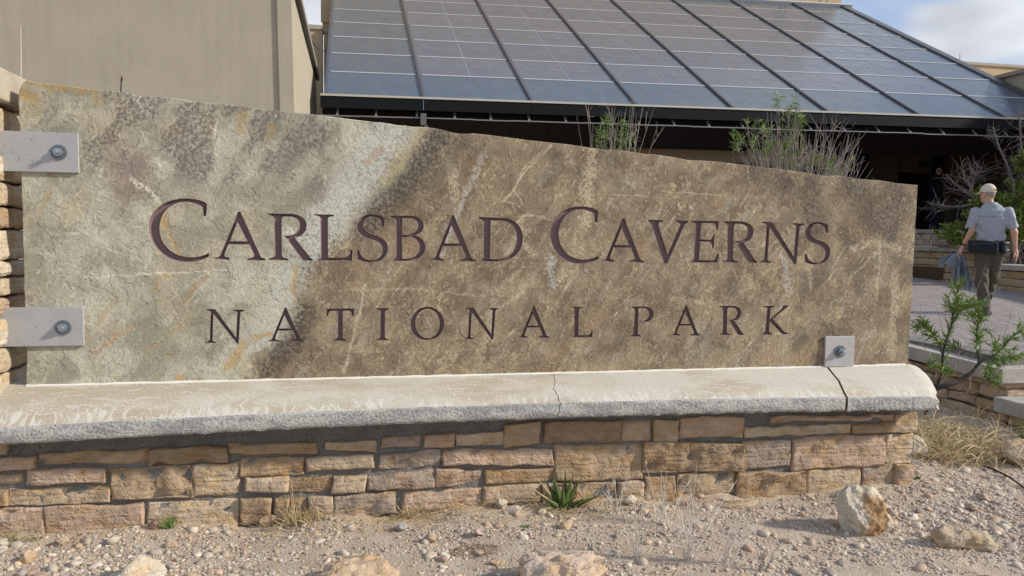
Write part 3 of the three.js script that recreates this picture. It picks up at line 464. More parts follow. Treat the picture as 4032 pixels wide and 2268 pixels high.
// ---------- the sandstone base wall ----------
const base = thing('stone_base_wall', 'low wall of tan sandstone blocks and grey mortar carrying the concrete ledge', 'stone wall');
{
  const b = new MB(), rows = [];
  for (let j = 0; j <= 24; j++) { const row = []; for (let i = 0; i <= 200; i++) { const x = mix(-2.75, 3.66, i / 200), y = mix(-0.12, 0.6, j / 24); row.push(b.v(x, y, 0.1 + 0.014 * fbm3(x * 9, y * 14, 5, 3) - 0.02 * sstep(0.44, 0.5, y) * sstep(1, 0.6, x), x, y)); } if (rows.length) { const a = rows[rows.length - 1]; for (let i = 0; i < 200; i++) b.quad(a[i], a[i + 1], row[i + 1], row[i]); } rows.push(row); }
  part('mortar', mergeGeometries([b.geo().toNonIndexed(), boxAt(-2.75, 3.55, -0.12, 0.57, -0.25, 0.03)]), M.mortar, base);
}
const STONES = [
  [-1.86, -1.81, 0.510, 0.511, 0.445, 0.451], [-1.94, -1.67, 0.430, 0.434, 0.359, 0.365], [-1.67, -1.11, 0.447, 0.452, 0.378, 0.367], [-1.11, -0.70, 0.452, 0.451, 0.362, 0.356], [-0.70, -0.22, 0.457, 0.446, 0.398, 0.382],
  [-1.94, -1.74, 0.341, 0.337, 0.281, 0.279], [-1.71, -1.33, 0.366, 0.356, 0.277, 0.276], [-1.31, -0.89, 0.344, 0.351, 0.174, 0.164], [-0.89, -0.64, 0.351, 0.350, 0.165, 0.166], [-1.94, -1.81, 0.264, 0.261, 0.178, 0.179],
  [-1.81, -1.31, 0.263, 0.255, 0.171, 0.161], [-1.94, -1.63, 0.171, 0.155, 0.033, 0.027], [-1.63, -1.14, 0.158, 0.144, 0.004, -0.015], [-1.13, -0.65, 0.150, 0.144, 0.024, 0.003], [-0.64, -0.47, 0.144, 0.141, 0.024, 0.016],
  [-0.18, 0.11, 0.449, 0.451, 0.401, 0.379], [0.14, 0.37, 0.459, 0.461, 0.398, 0.391], [0.38, 0.56, 0.466, 0.471, 0.390, 0.385], [0.57, 0.86, 0.465, 0.469, 0.394, 0.386], [-0.64, -0.29, 0.379, 0.369, 0.270, 0.267],
  [-0.28, 0.10, 0.360, 0.368, 0.276, 0.285], [0.12, 0.48, 0.362, 0.377, 0.269, 0.275], [0.49, 1.16, 0.375, 0.349, 0.281, 0.246], [-0.62, -0.38, 0.261, 0.260, 0.175, 0.162], [-0.38, -0.14, 0.237, 0.253, 0.163, 0.151],
  [-0.14, 0.05, 0.250, 0.244, 0.151, 0.149], [0.06, 0.45, 0.229, 0.264, 0.149, 0.144], [0.45, 0.72, 0.264, 0.240, 0.144, 0.160], [-0.46, -0.38, 0.131, 0.132, 0.022, 0.025], [-0.38, -0.27, 0.129, 0.129, 0.028, 0.036],
  [-0.27, -0.13, 0.129, 0.138, 0.036, 0.041], [-0.13, 0.22, 0.132, 0.136, 0.009, 0.043], [0.26, 0.73, 0.134, 0.132, 0.041, 0.041], [0.86, 1.08, 0.516, 0.514, 0.374, 0.379], [1.10, 1.59, 0.516, 0.511, 0.387, 0.376],
  [1.59, 1.79, 0.504, 0.509, 0.373, 0.367], [1.80, 1.96, 0.509, 0.506, 0.366, 0.366], [1.97, 2.41, 0.511, 0.506, 0.379, 0.366], [1.17, 1.74, 0.366, 0.357, 0.142, 0.131], [1.73, 2.41, 0.375, 0.333, 0.175, 0.153],
  [0.74, 1.17, 0.246, 0.228, 0.154, 0.145], [0.73, 1.09, 0.139, 0.134, 0.053, 0.053], [1.10, 1.29, 0.137, 0.130, 0.047, 0.042], [1.30, 1.57, 0.127, 0.124, 0.030, 0.019], [1.58, 1.75, 0.118, 0.127, 0.019, 0.012],
  [1.75, 1.95, 0.147, 0.142, 0.025, 0.016], [1.97, 2.36, 0.153, 0.150, 0.030, 0.042], [2.59, 3.30, 0.500, 0.484, 0.461, 0.452], [3.30, 3.49, 0.483, 0.484, 0.456, 0.451], [2.42, 3.18, 0.434, 0.428, 0.362, 0.364],
  [3.18, 3.49, 0.422, 0.430, 0.364, 0.355], [3.50, 3.67, 0.480, 0.484, 0.357, 0.354], [2.40, 2.74, 0.344, 0.342, 0.153, 0.171], [2.75, 3.43, 0.347, 0.354, 0.135, 0.143], [3.43, 3.65, 0.354, 0.349, 0.155, 0.138],
  [2.37, 2.85, 0.143, 0.130, 0.001, -0.006], [2.86, 3.26, 0.141, 0.143, -0.014, 0.003], [3.27, 3.50, 0.139, 0.149, -0.009, -0.002], [3.51, 3.64, 0.142, 0.136, -0.003, -0.002], [2.49, 2.90, -0.016, -0.016, -0.054, -0.057],
  [3.44, 3.61, -0.005, -0.008, -0.042, -0.047],
  [-2.7, -1.95, 0.16, 0.17, 0.02, 0.03], [-2.6, -1.95, 0.3, 0.29, 0.19, 0.19], [-2.7, -1.96, 0.44, 0.44, 0.31, 0.32],
];
STONES.forEach((q, i) => {
  const low = q[5] < 0.07 || q[4] < 0.07, s = q.slice(); if (low) { s[4] -= 0.03; s[5] -= 0.03; }
  const foot = q[2] < 0.02, big = q[1] - q[0] > 0.5;
  part('stone', stoneGeo(s, (foot ? 0.17 : 0.125) + 0.012 * Math.sin(i * 2.3), 0.12, i * 1.37 + 2, { r: 0.009 + 0.005 * ((i * 7) % 3), amp: 0.012 + 0.008 * ((i * 5) % 4), wob: 0.006 }), SAND[(i * 5 + (i >> 2) * 2) % 9], base);
});
// the wall's return at its far end
[[0.0, 0.15], [0.16, 0.36], [0.37, 0.5]].forEach(([a, c], k) => part('stone', blockGeo(3.4, 3.6, a, c, -0.32, 0.1, 90 + k, { r: 0.02, amp: 0.012 }), SAND[k + 1], base));

// ---------- the stone pillar ----------
const pillar = thing('stone_pillar', 'rough pale stone pillar holding the steel straps at the tall end of the slab', 'pillar');
part('mortar', boxAt(-2.75, -1.93, 0.76, 2.3, -0.4, 0.03), M.mortar, pillar);
{
  const rnd = mulberry(5); let y = 0.72, k = 0;
  while (y < 2.26) {
    let h = 0.075 + 0.11 * rnd(); if (y + h > 2.2) h = 2.285 - y;
    const z1 = 0.075 + 0.06 * rnd(), x1 = -1.835 + 0.03 * (rnd() - 0.5), split = -2.15 - 0.25 * rnd();
    part('stone', blockGeo(split, x1, y, y + h - 0.012, -0.42, z1, k * 2.1 + 1, { r: 0.02, amp: 0.013, cell: 0.045 }), rnd() < 0.55 ? PALE[k % 3] : SAND[k % 6], pillar);
    part('stone', blockGeo(-2.78, split - 0.012, y, y + h - 0.012, -0.42, z1 - 0.02, k * 3.3 + 60, { r: 0.02, amp: 0.013, cell: 0.08 }), PALE[(k + 1) % 3], pillar);
    y += h; k++;
  }
  part('capstone', blockGeo(-2.85, -1.8, 2.3, 2.47, -0.5, 0.16, 77, { r: 0.012, amp: 0.004, cell: 0.07 }), M.capstone, pillar);
}

// ---------- the visitor building: two stuccoed wings, upper storey, glass roof between them ----------
const box = (...a) => boxAt(...a);
function prismZ(pts, z0, z1) { // outline in x,y pushed from z0 back to z1
  const b = new MB(), n = pts.length, f = pts.map(([x, y]) => b.v(x, y, z0, x, y)), s = new THREE.Shape(pts.map(([x, y]) => new THREE.Vector2(x, y)));
  const cw = THREE.ShapeUtils.isClockWise(s.getPoints());
  for (let i = 0; i < n; i++) { const [ax, ay] = pts[i], [bx, by] = pts[(i + 1) % n], q = [b.v(ax, ay, z0, z0, ay), b.v(bx, by, z0, z0, by), b.v(bx, by, z1, z1, by), b.v(ax, ay, z1, z1, ay)]; cw ? b.quad(q[0], q[1], q[2], q[3]) : b.quad(q[3], q[2], q[1], q[0]); }
  const g = b.geo().toNonIndexed(); g.computeVertexNormals();
  const cap = new THREE.ShapeGeometry(s).translate(0, 0, z0).toNonIndexed(), cap2 = new THREE.ShapeGeometry(s).translate(0, 0, z1).toNonIndexed();
  return mergeGeometries([g, cap, cap2]);
}
const slant = (x, y) => x - 0.0207 * (y - 3.69); // the near wing's walls lean in a little as they rise
const wingA = thing('stucco_wing', 'tall tan stucco wing with a flat blank wall and corner pilaster behind the slab', 'building');
part('wall', prismZ([[-18, 0.2], [slant(-1.004, 0.2), 0.2], [slant(-1.004, 5.82), 5.82], [-18, 5.82]], -8.75, -16.65), M.stucco, wingA);
part('pilaster', prismZ([[slant(-1.228, 0.2), 0.2], [slant(-1.003, 0.2), 0.2], [slant(-1.003, 5.82), 5.82], [slant(-1.228, 5.82), 5.82]], -8.71, -8.748), M.stucco, wingA);
part('coping', mergeGeometries([box(-1.5, -0.955, 5.82, 5.93, -16.72, -8.65), box(-18, -1.5, 5.82, 5.93, -9.1, -8.65)]), M.flash, wingA);
part('drip_edge', box(-1.03, -0.965, 5.765, 5.82, -16.7, -8.66), M.flashDark, wingA);
const wingB = thing('shaded_wing', 'brown stucco wing closing the far side of the glass roof, its wall in shade', 'building');
part('wall', box(18.35, 30, 0.2, 6.45, -21.5, -9.5), M.stucco, wingB);
part('coping', box(18.26, 30, 6.45, 6.56, -21.6, -9.4), M.flash, wingB);
const upper = thing('upper_storey', 'warm tan stucco storey rising behind the top edge of the glass roof', 'building');
part('wall', box(-1.12, 18.24, 8.82, 14.5, -34, -22.5), M.stuccoWarm, upper);
part('corner_panel', box(-1.16, -0.72, 8.84, 14.5, -22.5, -22.38), M.stuccoWarm, upper);
for (const [r, ...pts] of [[0.03, V(15.95, 10.3, -22.4), V(15.95, 10.95, -22.4), V(16.08, 11.15, -22.4), V(16.1, 12.2, -22.4)], [0.014, V(17.55, 10.2, -22.4), V(17.6, 12.2, -22.4)]]) part('conduit', new MB().tube(pts, r, r, 6).geo(), M.flashDark, upper);
const stair = thing('stair_tower', 'narrow tan stucco tower squeezed between the near wing and the glass roof', 'building');
part('wall', box(-1.32, -0.95, 0.3, 7.55, -19, -18.45), M.stuccoWarm, stair);
part('coping', box(-1.36, -0.93, 7.55, 7.67, -19, -18.4), M.coping, stair);
part('wall_return', box(-0.95, -0.45, 0.3, 7.72, -20, -19.45), M.stuccoWarm, stair);
part('coping', box(-0.96, -0.45, 7.72, 7.83, -20, -19.4), M.coping, stair);
{ const c = new MB(), pts = []; for (let k = 0; k <= 10; k++) { const t = k / 10; pts.push(V(mix(-1.01, -0.72, t), mix(6.21, 6.8, t) - 0.12 * Math.sin(Math.PI * t), mix(-14.45, -17.5, t))); } solo('overhead_cable', c.tube(pts, 0.012, 0.012, 5).geo(), M.flashDark, 'thin dark cable slung between the near wing and the glass roof', 'cable'); }
const annex = thing('far_annex', 'sunlit tan annex with a flat roof seen beyond the end of the glass roof', 'building');
part('wall', box(31, 52, 0, 12.3, -48, -35.5), M.stuccoWarm, annex); part('coping', box(30.9, 52, 12.3, 12.46, -48, -35.4), M.coping, annex);
{ const c = new MB(); solo('roof_mast', c.tube([V(35.4, 12.4, -36), V(35.36, 13.05, -36)], 0.025, 0.018, 6).geo(), std({ color: lin(0.3, 0.3, 0.32), roughness: 0.4 }), 'thin pale mast standing on the roof of the far annex', 'mast'); }

// glass roof: origin on the eave, d along the eave, g up the slope, n outwards
const RO = V(7.047, 4.813, -12.85), RD = V(0.9976, 0, 0.0691), RG = V(-0.0072, 0.5, -0.866), RN = V(-0.0346, 0.8654, 0.4999);
const rp = (a, s, o = 0) => V(0, 0, 0).copy(RO).addScaledVector(RD, a).addScaledVector(RG, s).addScaledVector(RN, o);
const slabBox = (b, a0, a1, s0, s1, o0, o1) => b.box8([rp(a0, s0, o1), rp(a1, s0, o1), rp(a1, s1, o1), rp(a0, s1, o1), rp(a0, s0, o0), rp(a1, s0, o0), rp(a1, s1, o0), rp(a0, s1, o0)]);
const flat = (b) => { const g = b.geo().toNonIndexed(); g.computeVertexNormals(); return g; };
const dustC = tex(256, 256, tile((u, v) => 0.88 + 0.1 * fbm2(u * 4, v * 2.5, 4) + 0.05 * fbm2(u * 22, v * 3, 3)), false);
const dustR = tex(256, 256, tile((u, v) => 0.55 + 0.3 * fbm2(u * 5 + 7, v * 4, 4)), false);
const pane = (r, g, b) => new THREE.MeshPhysicalMaterial({ color: lin(r, g, b), map: clone(dustC, 0.4, 0.4), roughness: 0.42, roughnessMap: clone(dustR, 0.3, 0.3), ior: 1.52 });
M.paneEdge = pane(0.11, 0.135, 0.16); M.paneA = pane(0.143, 0.158, 0.188); M.paneB = pane(0.134, 0.15, 0.182); M.paneC = pane(0.152, 0.161, 0.188);
M.bar = std({ color: lin(0.48, 0.48, 0.47), roughness: 0.5 }); M.seam = std({ color: lin(0.33, 0.33, 0.345), roughness: 0.6 });
M.rail = std({ color: lin(0.2, 0.2, 0.2), roughness: 0.5 });
M.mullion = std({ color: lin(0.075, 0.072, 0.075), roughness: 0.35 });
M.eave = std({ color: lin(0.5, 0.47, 0.4), roughness: 0.6 });
const roof = thing('glass_roof', 'long sloping glass roof of dark panes in a bronze grid above the entrance', 'roof');
{
  const A = [-7.756, -5.56, -3.07, -0.574, 1.82, 4.24, 6.64, 9.03, 10.95], S = [0.05, 1.63, 3.11, 4.59, 6.05, 7.49, 8.97, 10.42, 11.44], rnd = mulberry(21);
  for (let i = 0; i < 8; i++) {
    const seams = new MB(), inner = i > 0 && i < 7;
    for (let j = 0; j < 8; j++) {
      const b = new MB(), wob = () => 0.004 * (rnd() - 0.5), a0 = A[i] + 0.02, a1 = A[i + 1] - 0.02, s0 = S[j] + 0.012, s1 = S[j + 1] - 0.012;
      b.box8([rp(a0, s0, wob()), rp(a1, s0, wob()), rp(a1, s1, wob()), rp(a0, s1, wob()), rp(a0, s0, -0.03), rp(a1, s0, -0.03), rp(a1, s1, -0.03), rp(a0, s1, -0.03)]);
      part('pane', flat(b), !inner || j === 0 || j === 7 ? M.paneEdge : [M.paneA, M.paneB, M.paneC][(i * 3 + j * 5) % 3], roof);
      if (j > 0) { const q = new MB(); slabBox(q, A[i] + 0.09, A[i + 1] - 0.07, S[j] - 0.026, S[j] + 0.026, -0.02, 0.012); part('glazing_bar', flat(q), M.bar, roof); }
      if (inner && j > 0 && j < 7) { const m = (a0 + a1) / 2 + 0.03, h = (s0 + s1) / 2; slabBox(seams, m - 0.008, m + 0.008, s0 + 0.03, s1 - 0.03, -0.01, 0.006); slabBox(seams, a0 + 0.09, m - 0.01, h - 0.009, h + 0.009, -0.01, 0.006); slabBox(seams, m + 0.01, a1 - 0.09, h - 0.009, h + 0.009, -0.01, 0.006); }
    }
    if (inner) part('cell_seam', flat(seams), M.seam, roof);
  }
  A.forEach((a, i) => { const q = new MB(); slabBox(q, a - (i ? 0.03 : 0.02), a + (i < 8 ? 0.03 : 0.05), -0.02, 11.5, -0.03, 0.05); part('mullion', flat(q), M.mullion, roof); });
  { const q = new MB(); slabBox(q, -7.9, 11.4, 11.44, 11.6, -0.05, 0.09); part('ridge_cap', flat(q), M.bar, roof); }
  { const q = new MB(); slabBox(q, 10.96, 11.2, 0, 11.5, -0.3, 0.05); part('verge', flat(q), M.mullion, roof); }
  // eave: pale strip, deep black fascia, gutter guard on brackets, dark apron
  const along = (a, y, out) => V(0, 0, 0).copy(RO).addScaledVector(RD, a).add(V(0.0691 * -out, 0, 0.9976 * out)).setY(y);
  const bar = (b, a0, a1, y0, y1, o0, o1, dip = 0) => b.box8([along(a0, y0, o1), along(a1, y0, o1), along(a1, y1, o1), along(a0, y1, o1), along(a0, y0, o0), along(a1, y0, o0), along(a1, y1, o0), along(a0, y1, o0)]);
  const L0 = -7.85, L1 = 11.3;
  { const b = new MB(); bar(b, L0, L1, 4.79, 4.835, -0.06, 0.07); part('eave_flashing', flat(b), M.eave, roof); }
  for (let k = 0; k < 8; k++) { const b = new MB(), a0 = k ? A[k] : L0, a1 = k < 7 ? A[k + 1] - 0.006 : L1; bar(b, a0, a1, 4.53, 4.788, -0.02, 0.05); part('fascia_panel', flat(b), M.black, roof); }
  { const b = new MB(); bar(b, L0, L1, 4.34, 4.6, -0.34, -0.3); part('gutter_back', flat(b), M.bronze, roof); }
  { const b = new MB(); for (let a = L0; a < L1; a += 0.86) bar(b, a, Math.min(a + 0.86, L1), 4.352 + 0.012 * N2(a * 0.8, 2), 4.376 + 0.012 * N2(a * 0.8, 2), 0.02, 0.05); part('gutter_rail', flat(b), M.rail, roof); }
  for (let a = L0 + 0.35; a < L1; a += 0.87) { const b = new MB(), q = a + 0.06 * (rnd() - 0.5); b.box8([along(q, 4.36, 0.03), along(q + 0.05, 4.36, 0.03), along(q + 0.05, 4.385, 0.03), along(q, 4.385, 0.03), along(q, 4.53, -0.16), along(q + 0.05, 4.53, -0.16), along(q + 0.05, 4.56, -0.16), along(q, 4.56, -0.16)]); part('gutter_bracket', flat(b), M.rail, roof); }
  for (let k = 0; k < 22; k++) { const b = new MB(), a0 = L0 + k * 0.87, a1 = Math.min(a0 + 0.86, L1); b.box8([along(a0, 3.92, -0.62), along(a1, 3.92, -0.62), along(a1, 4.35, 0.0), along(a0, 4.35, 0.0), along(a0, 3.92, -0.66), along(a1, 3.92, -0.66), along(a1, 4.35, -0.04), along(a0, 4.35, -0.04)]); part('apron_panel', flat(b), M.bronze, roof); }
  { const b = new MB(); bar(b, -5.63, -5.5, 4.2, 4.46, 0.0, 0.12); bar(b, -5.55, -5.46, 3.6, 4.2, 0.0, 0.08); part('downspout', flat(b), std({ color: lin(0.13, 0.12, 0.11), roughness: 0.4 }), roof); }
  { const b = new MB(); bar(b, L0, 5.2, 3.7, 4.0, -1.75, -1.45); part('beam', flat(b), stucco(0.26, 0.2, 0.13), roof); }
  { const b = new MB(); bar(b, L0, L1, 4.35, 4.55, -3.4, -0.4); part('soffit', flat(b), M.bronze, roof); }
}
// the shaded entrance front under the roof
const front = thing('entrance_block', 'recessed entrance front of tan panels with shade painted into their colour and black glass under the glass roof', 'building');
M.shadeTonedTan = stucco(0.07, 0.054, 0.036); M.glassDark = new THREE.MeshPhysicalMaterial({ color: lin(0.01, 0.012, 0.016), roughness: 0.08 }); M.navy = std({ color: lin(0.018, 0.024, 0.045), roughness: 0.4 });  // first one: tan stucco darkened, the shade under the roof put into its colour
part('wall', box(-0.9, 18.3, 0.4, 4.9, -19.2, -19), M.shadeTonedTan, front);
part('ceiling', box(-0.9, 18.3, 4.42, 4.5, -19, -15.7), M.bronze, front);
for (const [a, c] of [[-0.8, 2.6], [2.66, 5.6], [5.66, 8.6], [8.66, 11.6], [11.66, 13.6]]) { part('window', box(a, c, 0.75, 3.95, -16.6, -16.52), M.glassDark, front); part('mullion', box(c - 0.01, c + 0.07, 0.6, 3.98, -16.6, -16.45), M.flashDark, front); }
part('header', box(-0.9, 13.66, 3.98, 4.5, -16.62, -16.45), M.shadeTonedTan, front);
for (const [a, c, y0, y1] of [[13.7, 14.52, 0.6, 4.45], [15.33, 16.32, 2.86, 4.45], [15.33, 16.32, 0.6, 2.83], [16.36, 17.5, 3.84, 4.45], [18.02, 18.3, 0.6, 4.45]]) part('shade_toned_panel', box(a, c, y0, y1, -16.62, -16.45), M.shadeTonedTan, front);
part('shade_toned_panel', box(18.29, 18.34, 0.4, 4.45, -19, -12.6), M.shadeTonedTan, front);  // added dark lining over the tan wing wall, standing in for shade there
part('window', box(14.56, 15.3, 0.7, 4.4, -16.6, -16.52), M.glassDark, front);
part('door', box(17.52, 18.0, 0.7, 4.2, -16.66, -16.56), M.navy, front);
const font = await new FontLoader().loadAsync('fonts/droid/droid_sans_bold.typeface.json');
{ const g = new TextGeometry("Men's", { font, size: 0.155, depth: 0.015, curveSegments: 4 }); g.translate(17.02, 4.04, -16.448); part('lettering', g, M.black, front); }
{ // no-smoking roundel
  const s = thing('no_smoking_sign', 'round white and red no smoking sign on the dark entrance wall', 'sign', [17.62, 3.89, -16.3]);
  const red = std({ color: lin(0.5, 0.03, 0.035), roughness: 0.5 }), white = std({ color: lin(0.75, 0.75, 0.75), roughness: 0.5 });
  part('disc', new THREE.CylinderGeometry(0.115, 0.115, 0.01, 32).rotateX(Math.PI / 2), white, s);
  part('ring', new THREE.TorusGeometry(0.108, 0.013, 6, 36).translate(0, 0, 0.006), red, s);
  part('cigarette', boxAt(-0.065, 0.055, -0.03, -0.006, 0.006, 0.012), M.black, s);
  const w = new MB(); w.tube([V(0.05, 0.005, 0.01), V(0.06, 0.03, 0.01), V(0.035, 0.045, 0.01), V(0.05, 0.07, 0.01)], 0.006, 0.006, 4); part('smoke', w.geo(), M.black, s);
  part('slash', new THREE.BoxGeometry(0.2, 0.022, 0.008).rotateZ(-0.78).translate(0, 0, 0.016), red, s);
  part('post', boxAt(-0.02, 0.02, -3.1, -0.1, -0.03, -0.008), M.flashDark, s);
}

// ---------- ground and gravel ----------
const gh = (x, z) => {
  const bed = 0.36 * sstep(-1.5, -3, z) * sstep(5.6, 4.9, x) + 0.3 * sstep(-4, -7, z) * sstep(4.9, 5.6, x);
  return bed + 0.016 * fbm2(x * 0.9 + 3, z * 0.9, 3) + 0.007 * fbm2(x * 5, z * 5, 3) + 0.03 * sstep(0.42, 0.12, z) * sstep(0.1, 0.4, N2(x * 1.3, 8) + 0.4) - 0.012 - 0.012 * sstep(2, 3.4, x) * sstep(-0.2, 0.2, z);
};
const dirtC = tex(1024, 1024, (() => {
  const a = tile((u, v) => fbm2(u * 6, v * 6, 5)), g = tile((u, v) => N2(u * 190, v * 190)), g2 = tile((u, v) => N2(u * 95 + 3, v * 95)), g3 = tile((u, v) => N2(u * 300, v * 300 + 8));
  return (u, v) => {
    const A = a(u, v); let c = mix3([0.43, 0.325, 0.225], [0.54, 0.44, 0.325], sstep(-0.4, 0.4, A));
    const p = g(u, v), q = g2(u, v), r = g3(u, v);
    c = mix3(c, [0.6, 0.54, 0.47], 0.75 * sstep(0.45, 0.62, p)); c = mix3(c, [0.3, 0.24, 0.2], 0.6 * sstep(0.5, 0.7, -p)); c = mix3(c, [0.62, 0.56, 0.5], 0.8 * sstep(0.55, 0.7, q)); c = mix3(c, [0.34, 0.3, 0.29], 0.7 * sstep(0.6, 0.72, -q));
    const l = 1 + 0.12 * r; return c.map((k) => k * l);
  };
})(), true);
const dirtB = tex(1024, 1024, (() => { const g = tile((u, v) => N2(u * 190, v * 190)), g2 = tile((u, v) => N2(u * 95 + 3, v * 95)), a = tile((u, v) => fbm2(u * 40, v * 40, 3)); return (u, v) => 0.35 + 0.25 * sstep(0.3, 0.7, g(u, v)) + 0.3 * sstep(0.45, 0.75, g2(u, v)) + 0.14 * a(u, v); })(), false);
M.dirt = std({ map: dirtC, bumpMap: dirtB, bumpScale: 0.012, roughness: 1 });
{
  const line = (a, b, st, far) => { const l = []; for (let x = a; x <= b + 1e-6; x += st) l.push(x); return [...far.map((f) => a - f).reverse(), ...l, ...far.map((f) => b + f)]; };
  const xs = line(-3, 7, 0.06, [0.5, 1.5, 4, 12, 40, 250]), zs = line(-4, 2.4, 0.06, [0.5, 1.5, 4, 12, 40, 250]), b = new MB(), rows = [];
  for (const z of zs) { const row = xs.map((x) => b.v(x, gh(x, z), z, x / 1.6, -z / 1.6)); if (rows.length) { const a = rows[rows.length - 1]; for (let i = 0; i < xs.length - 1; i++) b.quad(a[i], row[i], row[i + 1], a[i + 1]); } rows.push(row); }
  struct('ground', b.geo(), M.dirt);
}
function pebbleGeo(detail, seed, rough) {
  let g = new THREE.IcosahedronGeometry(1, detail); g.deleteAttribute('uv'); g.deleteAttribute('normal'); g = mergeVertices(g, 1e-4);
  const p = g.attributes.position, q = V(0, 0, 0);
  for (let i = 0; i < p.count; i++) { q.fromBufferAttribute(p, i); q.multiplyScalar(1 + rough * fbm3(q.x * 1.3 + seed, q.y * 1.3, q.z * 1.3, 2)); p.setXYZ(i, q.x, q.y, q.z); }
  g.computeVertexNormals(); return g;
}
{
  const rnd = mulberry(77), spots = [], C = [[0.48, 0.42, 0.36], [0.56, 0.5, 0.43], [0.44, 0.35, 0.28], [0.5, 0.4, 0.31], [0.4, 0.35, 0.32], [0.4, 0.36, 0.33], [0.55, 0.42, 0.32], [0.62, 0.57, 0.5], [0.42, 0.3, 0.25], [0.3, 0.27, 0.25], [0.55, 0.5, 0.44]];
  const put = (n, x0, x1, z0, z1) => { for (let k = 0; k < n; k++) {
    const x = mix(x0, x1, rnd()), z = mix(z0, z1, rnd()), big = rnd();
    const den = 0.34 + 0.66 * fbm2(x * 1.6 + 5, z * 2.2, 3) + 0.35 * sstep(0.6, -1.6, x) * sstep(1.0, 0.4, z) + 0.32 * sstep(2.2, 3.4, x) - 0.22 * sstep(0.9, 1.4, z) - 0.2 * sstep(0.28, 0.16, z) * sstep(3.6, 3.4, x);
    if (rnd() > den) continue;
    const r = big < 0.72 ? mix(0.0022, 0.0055, rnd()) : big < 0.955 ? mix(0.005, 0.009, rnd()) : big < 0.992 ? mix(0.009, 0.016, rnd()) : mix(0.016, 0.03, rnd());
    spots.push([x, z, r]);
  } };
  put(92000, -2.6, 4.1, 0.15, 1.75); put(30000, 3.6, 5.7, -1.4, 1.6); put(1500, 2.5, 3.6, -0.9, -0.2);
  const im = new THREE.InstancedMesh(pebbleGeo(1, 4, 0.35), std({ color: lin(1, 1, 1), roughness: 0.9 }), spots.length), m = new THREE.Matrix4(), q = new THREE.Quaternion(), e = new THREE.Euler(), c = new THREE.Color();
  spots.forEach(([x, z, r], i) => {
    e.set(0.5 * (rnd() - 0.5), rnd() * 6.3, 0.5 * (rnd() - 0.5)); q.setFromEuler(e);
    m.compose(V(x, gh(x, z) + r * 0.15, z), q, V(r * mix(0.9, 1.5, rnd()), r * mix(0.5, 0.85, rnd()), r * mix(0.75, 1.15, rnd()))); im.setMatrixAt(i, m);
    const k = C[Math.floor(rnd() * C.length)], l = mix(0.8, 1.1, rnd()); im.setColorAt(i, c.setRGB(k[0] * l * 1.05, k[1] * l, k[2] * l * 0.9));
  });
  im.name = 'gravel'; im.userData.kind = 'stuff'; im.userData.label = 'loose mixed gravel and small pebbles strewn over the dirt'; scene.add(im);
}

// ---------- rocks ----------
function rockGeo(seed, sx, sy, sz, { detail = 9, cuts = 9, rough = 0.12, stain } = {}) {
  let g = new THREE.IcosahedronGeometry(1, detail); g.deleteAttribute('uv'); g.deleteAttribute('normal'); g = mergeVertices(g, 1e-4);
  const rnd = mulberry(seed * 101 + 7), P = []; for (let k = 0; k < cuts; k++) { const n = V(rnd() * 2 - 1, rnd() * 2 - 1, rnd() * 2 - 1).normalize(); P.push([n, mix(0.5, 0.82, rnd())]); }
  const p = g.attributes.position, q = V(0, 0, 0), col = new Float32Array(p.count * 3);
  for (let i = 0; i < p.count; i++) {
    q.fromBufferAttribute(p, i);
    for (const [n, d] of P) { const k = q.dot(n) - d; if (k > 0) q.addScaledVector(n, -k * 0.94); }
    q.multiplyScalar(1 + rough * fbm3(q.x * 2 + seed, q.y * 2, q.z * 2, 4, 0.55));
    const s = stain ? stain(q) : 0; col[i * 3] = mix(1, 0.62, s); col[i * 3 + 1] = mix(1, 0.42, s); col[i * 3 + 2] = mix(1, 0.24, s);
    p.setXYZ(i, q.x * sx, q.y * sy, q.z * sz);
  }
  g.computeVertexNormals(); g.setAttribute('color', new THREE.BufferAttribute(col, 3)); return boxUV(g, 1.1, (seed * 0.31) % 3);
}
const rockMat = (r, g, b) => { const m = sand(r, g, b, 0.016); m.vertexColors = true; return m; };
const RK = { white: rockMat(0.78, 0.69, 0.55), tan: rockMat(0.62, 0.49, 0.34), orange: rockMat(0.68, 0.5, 0.33), pink: rockMat(0.7, 0.55, 0.42), grey: rockMat(0.45, 0.42, 0.39), palepink: rockMat(0.62, 0.49, 0.41) };
function rock(label, mat, seed, [x, z], [sx, sy, sz], [rx, ry, rz], lift, opt, name = 'rock', cat = 'rock') {
  const o = solo(name, rockGeo(seed, sx, sy, sz, opt), mat, label, cat); o.position.set(x, gh(x, z) + lift, z); o.rotation.set(rx, ry, rz); return o;
}
rock('pale upright boulder with a rusty brown stain standing on the gravel near the wall end', RK.white, 3, [2.8, 0.74], [0.155, 0.185, 0.14], [0.1, 0.25, 0.6], 0.1, { cuts: 6, detail: 18, rough: 0.16, stain: (q) => 0.95 * sstep(0.0, 0.3, q.z * 0.8 + 0.25 - Math.abs(q.x - 0.25) * 0.9 + 0.35 * fbm3(q.x * 3, q.y * 3, q.z * 3, 3) - Math.abs(q.y + 0.15) * 0.35) });
rock('small pale lump leaning on the side of the stained upright boulder', RK.white, 14, [2.94, 0.77], [0.05, 0.07, 0.06], [0, 0.4, -0.2], 0.06, { cuts: 8 }, 'stone', 'stone');
